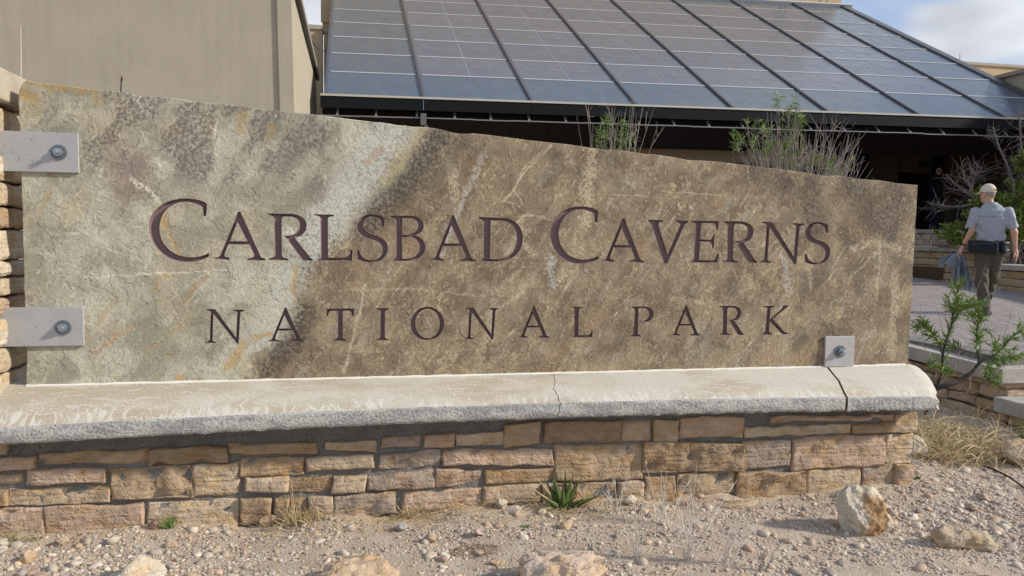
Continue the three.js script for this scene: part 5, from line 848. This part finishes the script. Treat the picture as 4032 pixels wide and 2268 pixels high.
{
  const r = mulberry(51), b = new MB(), g = new MB(); // the litter of straw along the wall foot: nobody could count it
  for (let k = 0; k < 950; k++) { const x = r() < 0.72 ? mix(-0.55, 1.45, r()) : mix(-1.95, 2.3, r()), z = 0.13 + 0.24 * Math.pow(r(), 1.5), y = gh(x, z) + 0.004 + 0.03 * r() * r(); b.blade(V(x, y, z), V(r() * 2 - 1, 0.5 * (r() - 0.25), 0.7 * (r() * 2 - 1)), rv(r), mix(0.03, 0.15, r()), 0.0013, 0.2, 3); }
  for (let k = 0; k < 60; k++) { const x = mix(-1.9, 3.5, r()), z = mix(0.3, 1.2, r()); b.blade(V(x, gh(x, z) + 0.008, z), V(r() * 2 - 1, 0.08, r() * 2 - 1), rv(r), mix(0.05, 0.16, r()), 0.0014, 0.05, 3); }
  const o = part('straw_litter', b.geo(), M.straw, scene, 'stuff'); o.userData.label = 'dry straw and broken stems littering the foot of the base wall';
}
grass('feathery straw grass clump at the wall foot under the split stone', 61, M.straw, [[-0.36, 0.17, 90, 0.17, 0.1], [-0.28, 0.2, 50, 0.12, 0.1], [-0.2, 0.18, 30, 0.1, 0.08]]);
grass('dull straw clump round a thin pink flower stalk at the wall foot', 62, M.straw, [[0.3, 0.16, 80, 0.13, 0.09], [0.42, 0.17, 60, 0.1, 0.12], [0.2, 0.18, 30, 0.08, 0.1]]);
grass('bleached grass skirt lying round the agave', 63, M.straw, [[1.08, 0.19, 60, 0.12, 0.13], [1.33, 0.19, 80, 0.13, 0.12], [1.2, 0.25, 60, 0.09, 0.14]]);
grass('short withered grass tuft at the pillar end of the wall', 64, M.strawGreen, [[-1.78, 0.19, 60, 0.09, 0.12], [-1.66, 0.2, 40, 0.07, 0.1]]);
grass('small bright green tuft at the wall foot near the pebbles', 65, M.tuftGreen, [[-1.0, 0.17, 70, 0.1, 0.07]]);
grass('tiny green weed on the bare dirt beside the agave', 66, M.tuftGreen, [[0.93, 0.42, 60, 0.04, 0.05]]);
grass('tiny green weed at the far end of the base wall', 67, M.tuftGreen, [[3.72, 0.08, 60, 0.05, 0.05]]);
grass('olive grass tuft at the bottom edge between the two boulders', 68, M.strawGreen, [[0.38, 1.08, 50, 0.07, 0.07]]);
grass('grey green grass standing below the entrance step', 69, M.strawGreen, [[5.2, -0.55, 70, 0.3, 0.12, 0.0024], [5.1, -0.35, 40, 0.2, 0.1, 0.0022]]);
{ // heap of long dry grass below the ledge end
  const b = new MB(), r = mulberry(71), g = new MB();
  for (let k = 0; k < 1250; k++) { const x = 4.05 + 0.85 * r(), z = -1.0 + 0.8 * r(); const p = V(x + 0.15 * (r() - 0.5), gh(x, z) + 0.22 * r() * r(), z), d = V((r() * 2 - 1) * 1.1, 0.2 + 0.75 * r(), (r() * 2 - 1) * 0.8); b.blade(p, d, rv(r), mix(0.18, 0.55, r()), 0.0026, mix(0.25, 1.0, r()), 6); }
  for (let k = 0; k < 10; k++) b.blade(V(mix(4.2, 4.9, r()), 0.15, -0.6), V((r() - 0.4), 0.8, 0.1), rv(r), mix(0.4, 0.6, r()), 0.0026, mix(0.5, 0.9, r()), 7);
  solo('dry_grass_heap', b.geo(), M.straw, 'tangled heap of long dry grass between the ledge end and the step', 'dry grass');
  for (let k = 0; k < 260; k++) { const x = 4.0 + 0.9 * r(), z = -1.1 + 0.8 * r(); g.blade(V(x, gh(x, z), z), V(r() - 0.5, 0.7 + r(), r() - 0.5), rv(r), mix(0.12, 0.32, r()), 0.002, 0.5 * r(), 5); }
  solo('green_grass', g.geo(), M.strawGreen, 'sparse olive grass growing through the heap of dry grass', 'grass clump');
}
// bleached weed stalks in front of the wall
function weed(label, seed, x, z, h, stems, leanX, mat = M.twigPale) {
  const r = mulberry(seed), t = thing('dry_weed', label, 'weed', [x, gh(x, z) - 0.01, z]), b = new MB();
  for (let k = 0; k < stems; k++) { const d = V(leanX + 0.55 * (r() * 2 - 1), 1.35, 0.35 * (r() * 2 - 1)), pts = wand(b, r, V(0.05 * (r() - 0.5), 0, 0.05 * (r() - 0.5)), d, h * mix(0.55, 1.05, r()), 0.0034, 0.1, 8, 3); for (let j = 0; j < 3; j++) { const i = 2 + Math.floor(r() * 5), e = pts[i + 1].clone().sub(pts[i]).normalize().add(rv(r, 0.5)); e.y = Math.abs(e.y); wand(b, r, pts[i], e, h * mix(0.12, 0.3, r()), 0.0022, 0.15, 4, 3); } }
  part('stalks', b.geo(), mat, t); return t;
}
weed('tall branching bleached weed rising from the bottom edge in front of the wall', 81, 1.66, 1.0, 0.5, 11, 0.05);
weed('leaning bleached weed with forked tips beside the tall branching one', 82, 1.82, 1.08, 0.34, 8, 0.2);
weed('thin white weed stalks to the side of the pink boulder', 83, 1.4, 0.9, 0.36, 7, -0.1);
weed('pale upright weed stalks just past the agave', 84, 1.5, 0.3, 0.25, 6, -0.15);
weed('thin pale weed crossing in front of the big pinkish stone block', 85, 1.72, 0.5, 0.34, 7, 0.05);
weed('single curved seed stalk in front of the split wall stone', 86, -0.32, 0.24, 0.3, 3, -0.05, M.straw);
weed('lone straw stalk standing in the open gravel', 87, -0.36, 0.75, 0.22, 1, -0.05, M.straw);
weed('short dark weed by the bottom edge past the tall bleached one', 88, 1.95, 1.16, 0.16, 6, 0.2, M.twig);
{ const b = new MB(), r = mulberry(91); for (let k = 0; k < 420; k++) { const a = r() * 6.3, q = Math.sqrt(r()), x = 0.6 + 0.14 * q * Math.cos(a), z = 0.68 + 0.08 * q * Math.sin(a); b.blade(V(x, gh(x, z), z), V(r() - 0.5, 0.35 * r() + 0.1, r() - 0.5), rv(r), mix(0.015, 0.04, r()), 0.0012, 0.2, 2); } solo('dead_mat', b.geo(), std({ color: lin(0.22, 0.12, 0.06), side: THREE.DoubleSide }), 'flat reddish brown mat of dead weed on the dirt', 'weed'); }
{ // red ocotillo tip and a pale stalk peeking over the slab
  const t = thing('ocotillo', 'red ocotillo flower tip on a dark stem peeking over the slab top', 'plant', [-1.5, 0.3, -0.9]), st = new MB(), fl = new MB(), r = mulberry(95);
  st.tube([V(0, 0, 0), V(0.02, 1.4, 0), V(-0.005, 2.1, 0), V(0.012, 2.33, 0)], 0.01, 0.004, 5); for (let k = 0; k < 16; k++) fl.blade(V(0.012, mix(2.29, 2.33, r()), 0), V(r() * 1.6 - 1.1, 0.8, r() - 0.5), rv(r), mix(0.012, 0.026, r()), 0.003, 0, 2);
  part('stem', st.geo(), M.barkDark, t); part('flowers', fl.geo(), std({ color: lin(0.22, 0.025, 0.022), side: THREE.DoubleSide }), t);
  const c = new MB(); c.tube([V(-2.07, 0.3, -0.9), V(-2.085, 2.3, -0.9), V(-2.07, 2.92, -0.9)], 0.005, 0.002, 4); solo('pale_stalk', c.geo(), M.twigPale, 'thin pale stalk standing behind the browned corner of the slab', 'plant');
}

// ---------- the walking man ----------
const len = Math.hypot;
const smin = (a, b, k) => { const h = clamp(0.5 + (0.5 * (b - a)) / k); return mix(b, a, h) - k * h * (1 - h); };
function cap(p, a, b, ra, rb) { // distance to a tapered limb
  const dx = b[0] - a[0], dy = b[1] - a[1], dz = b[2] - a[2], t = clamp(((p[0] - a[0]) * dx + (p[1] - a[1]) * dy + (p[2] - a[2]) * dz) / (dx * dx + dy * dy + dz * dz));
  return len(p[0] - a[0] - dx * t, p[1] - a[1] - dy * t, p[2] - a[2] - dz * t) - mix(ra, rb, t);
}
const ell = (p, c, r) => { const q = len((p[0] - c[0]) / r[0], (p[1] - c[1]) / r[1], (p[2] - c[2]) / r[2]); return (q - 1) * Math.min(...r); };
function mesher(fn, lo, hi, cell) {
  const span = Math.max(hi[0] - lo[0], hi[1] - lo[1], hi[2] - lo[2]), n = Math.min(150, Math.ceil(span / cell) + 4), mc = new MarchingCubes(n, new THREE.MeshBasicMaterial(), false, false, 200000), h = n / 2;
  const at = (i, k) => (lo[k] + hi[k]) / 2 + ((i - h) / h) * ((hi[k] - lo[k]) / 2) * 1.08;
  for (let z = 0; z < n; z++) for (let y = 0; y < n; y++) for (let x = 0; x < n; x++) mc.field[x + y * n + z * n * n] = -fn([at(x, 0), at(y, 1), at(z, 2)]);
  mc.isolation = 0; mc.update();
  const c = mc.count, p = new Float32Array(c * 3); for (let i = 0; i < c * 3; i++) p[i] = (lo[i % 3] + hi[i % 3]) / 2 + mc.positionArray[i] * ((hi[i % 3] - lo[i % 3]) / 2) * 1.08;
  let g = new THREE.BufferGeometry(); g.setAttribute('position', new THREE.BufferAttribute(p, 3)); g = mergeVertices(g, 1e-4); g.computeVertexNormals();
  { const a = g.attributes.position, m = g.attributes.normal, e = 0.002; let s = 0; for (let i = 0; i < a.count; i += 37) { const q = [a.getX(i), a.getY(i), a.getZ(i)]; s += fn([q[0] + m.getX(i) * e, q[1] + m.getY(i) * e, q[2] + m.getZ(i) * e]) - fn(q); } if (s < 0) { const ix = g.index.array; for (let i = 0; i < ix.length; i += 3) { const t = ix[i]; ix[i] = ix[i + 1]; ix[i + 1] = t; } g.computeVertexNormals(); } }
  return boxUV(g, 1);
}
const MAN = [8.46, PY(-4.45) - 0.003, -4.45], YAW = -0.75;
const man = thing('person', 'man walking away in a pale cap, grey shirt, brown trousers and black waist pack', 'person', MAN, YAW);
man.scale.set(0.94, 1, 0.94);
{
  M.skin = std({ color: lin(0.52, 0.29, 0.2), roughness: 0.6 });
  const clothB = tex(128, 128, tile((u, v) => 0.5 + 0.3 * N2(u * 40, v * 40) + 0.2 * N2(u * 12, v * 12)), false);
  const cloth = (r, g, b, s = 0.004) => std({ color: lin(r, g, b), roughness: 0.9, bumpMap: clothB, bumpScale: s, side: THREE.DoubleSide });
  M.shirt = cloth(0.32, 0.34, 0.37); M.trousers = cloth(0.085, 0.072, 0.052); M.cap = cloth(0.6, 0.54, 0.43); M.jacket = cloth(0.2, 0.23, 0.285); M.pack = cloth(0.012, 0.013, 0.018, 0.002); M.shoe = cloth(0.045, 0.043, 0.042);
  const shL = [-0.205, 1.425, 0.0], elL = [-0.232, 1.17, 0.05], wrL = [-0.335, 0.955, 0.02], shR = [0.205, 1.42, 0.0], elR = [0.283, 1.15, 0.03], wrR = [0.305, 0.925, -0.02];
  const hipL = [-0.085, 0.92, 0], knL = [-0.085, 0.5, -0.02], anL = [-0.025, 0.09, 0.05], hipR = [0.075, 0.92, 0], knR = [0.05, 0.52, -0.2], anR = [-0.06, 0.1, -0.4];
  const hd = [-0.062, 1.665, -0.02];
  const bodyF = (p) => {
    let d = cap(p, [-0.02, 1.44, 0.0], [-0.045, 1.6, -0.01], 0.062, 0.056);
    d = smin(d, cap(p, [-0.13, 1.4, 0], [0.13, 1.4, 0], 0.075, 0.075), 0.05); d = smin(d, cap(p, [0, 1.35, 0], [0, 0.98, 0], 0.11, 0.11), 0.06);
    for (const [a, b, c] of [[shL, elL, wrL], [shR, elR, wrR]]) { d = smin(d, cap(p, a, b, 0.044, 0.043), 0.03); d = smin(d, cap(p, b, c, 0.046, 0.029), 0.018); }
    for (const [a, b, c] of [[hipL, knL, anL], [hipR, knR, anR]]) { d = smin(d, cap(p, a, b, 0.085, 0.055), 0.04); d = smin(d, cap(p, b, c, 0.054, 0.038), 0.02); }
    return d;
  };
  const body = mesher(bodyF, [-0.45, 0, -0.5], [0.45, 1.62, 0.2], 0.0125);
  // head, made facing +z and then turned to look ahead and aside
  const headF = (p) => {
    let d = ell(p, [0, 0.02, -0.01], [0.074, 0.1, 0.094]); d = smin(d, ell(p, [0, -0.05, 0.03], [0.055, 0.06, 0.06]), 0.04); d = smin(d, cap(p, [0, -0.05, -0.02], [0, -0.13, -0.02], 0.057, 0.058), 0.03);
    d = smin(d, cap(p, [0, 0.015, 0.09], [0, -0.02, 0.108], 0.008, 0.013), 0.012); d = smin(d, ell(p, [0, -0.052, 0.088], [0.024, 0.008, 0.01]), 0.01); d = smin(d, ell(p, [0, -0.09, 0.075], [0.024, 0.018, 0.018]), 0.02);
    for (const s of [-1, 1]) { d = smin(d, ell(p, [s * 0.079, -0.005, -0.012], [0.011, 0.033, 0.02]), 0.008); d = Math.max(d, -ell(p, [s * 0.03, 0.012, 0.092], [0.018, 0.011, 0.012])); }
    return d;
  };
  const face = new THREE.Matrix4().makeRotationY(-2.25).setPosition(...hd), head = mesher(headF, [-0.1, -0.14, -0.12], [0.1, 0.13, 0.13], 0.0045).applyMatrix4(face);
  const hand = (wr, palm, fingers, thumb) => { // palm and five separate fingers
    const f = (p) => { let d = cap(p, wr, palm[0], 0.028, 0.03); d = smin(d, cap(p, palm[0], palm[1], 0.03, 0.032), 0.02); for (const c of fingers) { let e = 9; for (let k = 0; k < c.length - 1; k++) e = smin(e, cap(p, c[k], c[k + 1], 0.0095, 0.0085), 0.004); d = smin(d, e, 0.005); } let e = 9; for (let k = 0; k < thumb.length - 1; k++) e = smin(e, cap(p, thumb[k], thumb[k + 1], 0.012, 0.0105), 0.005); return smin(d, e, 0.008); };
    const all = [wr, ...palm, ...fingers.flat(), ...thumb], lo = [0, 1, 2].map((k) => Math.min(...all.map((q) => q[k])) - 0.04), hi = [0, 1, 2].map((k) => Math.max(...all.map((q) => q[k])) + 0.04); return mesher(f, lo, hi, 0.0042);
  };
  const hL = hand(wrL, [[-0.352, 0.915, 0.015], [-0.372, 0.88, 0.012]], [0, 1, 2, 3].map((k) => { const z = 0.035 - 0.022 * k; return [[-0.378, 0.872, z], [-0.4, 0.848 - 0.003 * k, z], [-0.4, 0.82, z], [-0.38, 0.805 + 0.004 * k, z]]; }), [[-0.352, 0.9, 0.04], [-0.362, 0.868, 0.058], [-0.366, 0.84, 0.056]]);
  const hR = hand(wrR, [[0.312, 0.885, -0.025], [0.318, 0.845, -0.03]], [0, 1, 2, 3].map((k) => { const z = 0.008 - 0.022 * k, l = [0.9, 1.05, 1, 0.8][k]; return [[0.32, 0.838, z], [0.33, 0.838 - 0.034 * l, z], [0.322, 0.838 - 0.058 * l, z + 0.004], [0.303, 0.838 - 0.068 * l, z + 0.006]]; }), [[0.308, 0.875, 0.0], [0.297, 0.842, 0.026], [0.298, 0.815, 0.03]]);
  part('body', mergeGeometries([body, head, hL, hR]), M.skin, man);
  // hair at the nape and temples below the cap
  part('hair', mesher((p) => Math.max(ell(p, [0, 0.018, -0.014], [0.078, 0.102, 0.098]), p[1] - 0.03, -0.01 - p[1] * 0.9 - 0.02 + p[2] * 0.3, p[2] - 0.025), [-0.09, -0.05, -0.13], [0.09, 0.05, 0.04], 0.005).applyMatrix4(face), std({ color: lin(0.3, 0.24, 0.2), roughness: 0.8 }), man);
  const capF = (p) => { const o = ell(p, [0, 0.045, -0.008], [0.089, 0.098, 0.108]), i = ell(p, [0, 0.04, -0.008], [0.082, 0.092, 0.1]); let d = Math.max(o, -i, 0.028 - p[1]); d = Math.max(d, -ell(p, [0, 0.03, -0.115], [0.042, 0.034, 0.03])); const brim = Math.max(Math.abs(p[1] - 0.036 + 0.28 * Math.max(0, p[2] - 0.08) + 1.2 * p[0] * p[0] * 2) - 0.004, len(p[0] / 0.078, (p[2] - 0.06) / 0.12) - 1 > 0 ? (len(p[0] / 0.078, (p[2] - 0.06) / 0.12) - 1) * 0.078 : -0.01, 0.07 - p[2]); d = Math.min(d, brim); return Math.min(d, Math.max(Math.abs(p[1] - 0.03) - 0.006, Math.abs(len(p[0] / 0.086, (p[2] + 0.008) / 0.104) - 1) * 0.09 - 0.004, p[2] + 0.02)); };
  const capG = mesher(capF, [-0.1, 0.0, -0.13], [0.1, 0.16, 0.2], 0.0042).applyMatrix4(face);
  part('cap', capG, M.cap, man);
  const prof = (y, t) => { for (let k = 1; k < t.length; k++) if (y < t[k][0]) return mix(t[k - 1][1], t[k][1], sstep(0, 1, (y - t[k - 1][0]) / (t[k][0] - t[k - 1][0]))); return t[t.length - 1][1]; };
  const WID = [[0.95, 0.185], [1.08, 0.182], [1.2, 0.188], [1.33, 0.212], [1.43, 0.2], [1.49, 0.13], [1.54, 0.07]], DEP = [[0.95, 0.13], [1.1, 0.132], [1.3, 0.142], [1.42, 0.122], [1.5, 0.09], [1.55, 0.07]];
  const torso = (p, o = 0) => { const w = prof(p[1], WID) + o, d = prof(p[1], DEP) + o; return (len(p[0] / w, p[2] / d) - 1) * d; };
  const shirtF = (p) => {
    let d = Math.max(torso(p), 1.005 + 0.02 * Math.sin(p[0] * 9 + 1) - p[1], p[1] - 1.55);
    for (const [a, b] of [[shL, [-0.248, 1.2, 0.035]], [shR, [0.268, 1.2, 0.015]]]) { const dx = b[0] - a[0], dy = b[1] - a[1], L = len(dx, dy), t = ((p[0] - a[0]) * dx + (p[1] - a[1]) * dy) / L - L; d = smin(d, Math.max(cap(p, a, b, 0.068, 0.066), t), 0.028); }
    d = smin(d, Math.max(Math.abs(len(p[0] + 0.03, p[2] + 0.003) - 0.07) - 0.008, Math.abs(p[1] - 1.535) - 0.022), 0.012);
    const fold = 0.006 * Math.sin(p[0] * 34 + 5 * N3(p[0] * 3, p[1] * 4, p[2] * 3)) * sstep(1.36, 1.2, p[1]) + 0.011 * fbm3(p[0] * 9, p[1] * 7, p[2] * 9, 3) + 0.004 * Math.sin((p[0] * 1.4 + p[1]) * 40) * sstep(0.12, 0.2, Math.abs(p[0])) * sstep(1.3, 1.2, p[1]);
    return d + fold;
  };
  const shirt = part('shirt', mesher(shirtF, [-0.37, 0.97, -0.2], [0.39, 1.58, 0.2], 0.009), M.shirt, man);
  { const b = new MB(), pts = []; for (let k = 0; k <= 12; k++) { const x = mix(-0.17, 0.17, k / 12), w = prof(1.365, WID), d = prof(1.365, DEP); pts.push(V(x, 1.365 - 0.012 * (1 - Math.abs(x) / 0.17), d * Math.sqrt(Math.max(0, 1 - (x / w) ** 2)) + 0.004)); } part('yoke_seam', b.tube(pts, 0.005, 0.005, 5).geo(), cloth(0.24, 0.26, 0.3), shirt); }
  const trF = (p) => {
    let d = Math.max(ell(p, [-0.005, 0.93, 0.0], [0.19, 0.16, 0.138]), p[1] - 1.04);
    for (const [a, b, c, k] of [[hipL, knL, anL, 0], [hipR, knR, anR, 1]]) { let e = cap(p, a, b, 0.108, 0.085); e = smin(e, cap(p, b, [c[0], c[1] - 0.02, c[2]], 0.084, 0.074), 0.03); d = smin(d, Math.max(e, 0.055 - p[1]), 0.03); }
    return d + 0.009 * fbm3(p[0] * 7, p[1] * 6, p[2] * 7 + 4, 3) + 0.006 * Math.sin(p[1] * 34 + p[0] * 22 + 4 * N3(p[0] * 4, p[1] * 3, p[2] * 4)) * sstep(0.75, 0.45, p[1]);
  };
  part('trousers', mesher(trF, [-0.22, 0.03, -0.52], [0.22, 1.05, 0.17], 0.01), M.trousers, man);
  for (const [a, dir] of [[anL, [0.05, -0.2]], [anR, [-0.03, -0.2]]]) { const y = 0.042, h = [a[0], y, a[2] + 0.03], t = [a[0] + dir[0], y - 0.008, a[2] + dir[1]]; part('shoe', mesher((p) => Math.max(smin(cap(p, h, t, 0.047, 0.043), cap(p, [h[0], 0.09, h[2] - 0.02], h, 0.045, 0.048), 0.03), 0.003 - p[1]), [Math.min(h[0], t[0]) - 0.07, -0.01, t[2] - 0.07], [Math.max(h[0], t[0]) + 0.07, 0.15, h[2] + 0.08], 0.006), M.shoe, man); }
  // waist pack, its belt, a bottle clip; watch
  const pk = part('waist_pack', mesher((p) => { const x = Math.abs(p[0] + 0.085) - 0.16, y = Math.abs(p[1] - 0.935 + 0.1 * p[0]) - 0.062 - 0.05 * Math.min(0, p[0] + 0.05), z = Math.abs(p[2] - 0.16) - 0.03; return len(Math.max(x, 0), Math.max(y, 0), Math.max(z, 0)) + Math.min(0, Math.max(x, y, z)) - 0.028 + 0.004 * N3(p[0] * 12, p[1] * 12, p[2] * 12); }, [-0.31, 0.78, 0.08], [0.15, 1.06, 0.26], 0.008), M.pack, man);
  part('zip', boxAt(-0.21, 0.04, 0.985, 0.991, 0.23, 0.236), std({ color: lin(0.12, 0.12, 0.13), metalness: 0.6, roughness: 0.4 }), pk);
  { const r = new MB(), pts = []; for (let k = 0; k <= 40; k++) { const a = (k / 40) * Math.PI * 2; pts.push(V(0.2 * Math.cos(a), 1.0 - 0.005 * Math.sin(a), 0.147 * Math.sin(a))); } part('belt', r.tube(pts, 0.019, 0.019, 6).geo(), M.pack, man); }
  { const g = mergeGeometries([new THREE.CapsuleGeometry(0.042, 0.1, 6, 14).rotateZ(0.1).translate(0.155, 0.945, 0.12)]); part('side_pouch', g, M.pack, man); const w = std({ color: lin(0.6, 0.62, 0.64), roughness: 0.4 }); for (const y of [0.995, 0.9]) part('clip', boxAt(0.165, 0.235, y, y + 0.022, 0.09, 0.13, 0.004), w, man); }
  part('watch', mergeGeometries([new THREE.TorusGeometry(0.033, 0.01, 8, 24).rotateX(Math.PI / 2), new THREE.CylinderGeometry(0.019, 0.019, 0.014, 18).rotateZ(Math.PI / 2).translate(-0.036, 0, 0.012)].map((g) => g.toNonIndexed())).rotateZ(-0.44).translate(-0.328, 0.972, 0.022), M.pack, man);
  // the jacket hanging from his hand: a folded cloth with two lobes
  const jk = thing('jacket', 'blue grey jacket hanging in folds from the hand of the walking man', 'jacket', MAN, YAW);
  jk.scale.set(0.94, 1, 0.94);
  const drape = (top, left, right, folds, phase, depth) => {
    const b = new MB(), nu = 48, nv = 26, two = [];
    for (const s of [1, -1]) { const rows = []; for (let j = 0; j <= nv; j++) { const v = j / nv, row = []; for (let i = 0; i <= nu; i++) { const u = i / nu, e = [0, 1, 2].map((k) => mix(left[k], right[k], u)), f = Math.pow(v, 0.75), open = sstep(0, 0.6, v); const x = mix(top[0] + (u - 0.5) * 0.05, e[0], f), y = mix(top[1], e[1] + 0.05 * Math.sin(u * folds * 1.3 + phase), v) + 0.02 * Math.sin(u * Math.PI) * (1 - v), z = mix(top[2], e[2], f) + depth * open * Math.sin(u * folds + phase + 0.8 * v) + 0.012 * N3(u * 5, v * 5, phase) * open + s * 0.012 * open * Math.sin(Math.PI * Math.min(1, Math.max(0, u))); row.push(b.v(x, y, z, u, v)); } if (rows.length) { const a = rows[rows.length - 1]; for (let i = 0; i < nu; i++) s > 0 ? b.quad(a[i], row[i], row[i + 1], a[i + 1]) : b.quad(a[i + 1], row[i + 1], row[i], a[i]); } rows.push(row); } two.push(rows); }
    return b.geo();
  };
  part('body_panel', drape([-0.385, 0.855, 0.02], [-0.465, 0.5, 0.03], [-0.3, 0.47, 0.0], 13, 0.4, 0.032), M.jacket, jk);
  part('sleeve', drape([-0.375, 0.86, 0.0], [-0.31, 0.4, 0.03], [-0.19, 0.36, 0.0], 11, 1.7, 0.028), M.jacket, jk);
  part('collar_fold', drape([-0.39, 0.86, 0.01], [-0.66, 0.71, 0.02], [-0.47, 0.66, 0.03], 8, 2.2, 0.03), M.jacket, jk);
}

shade(scene);
renderer.render(scene, camera);
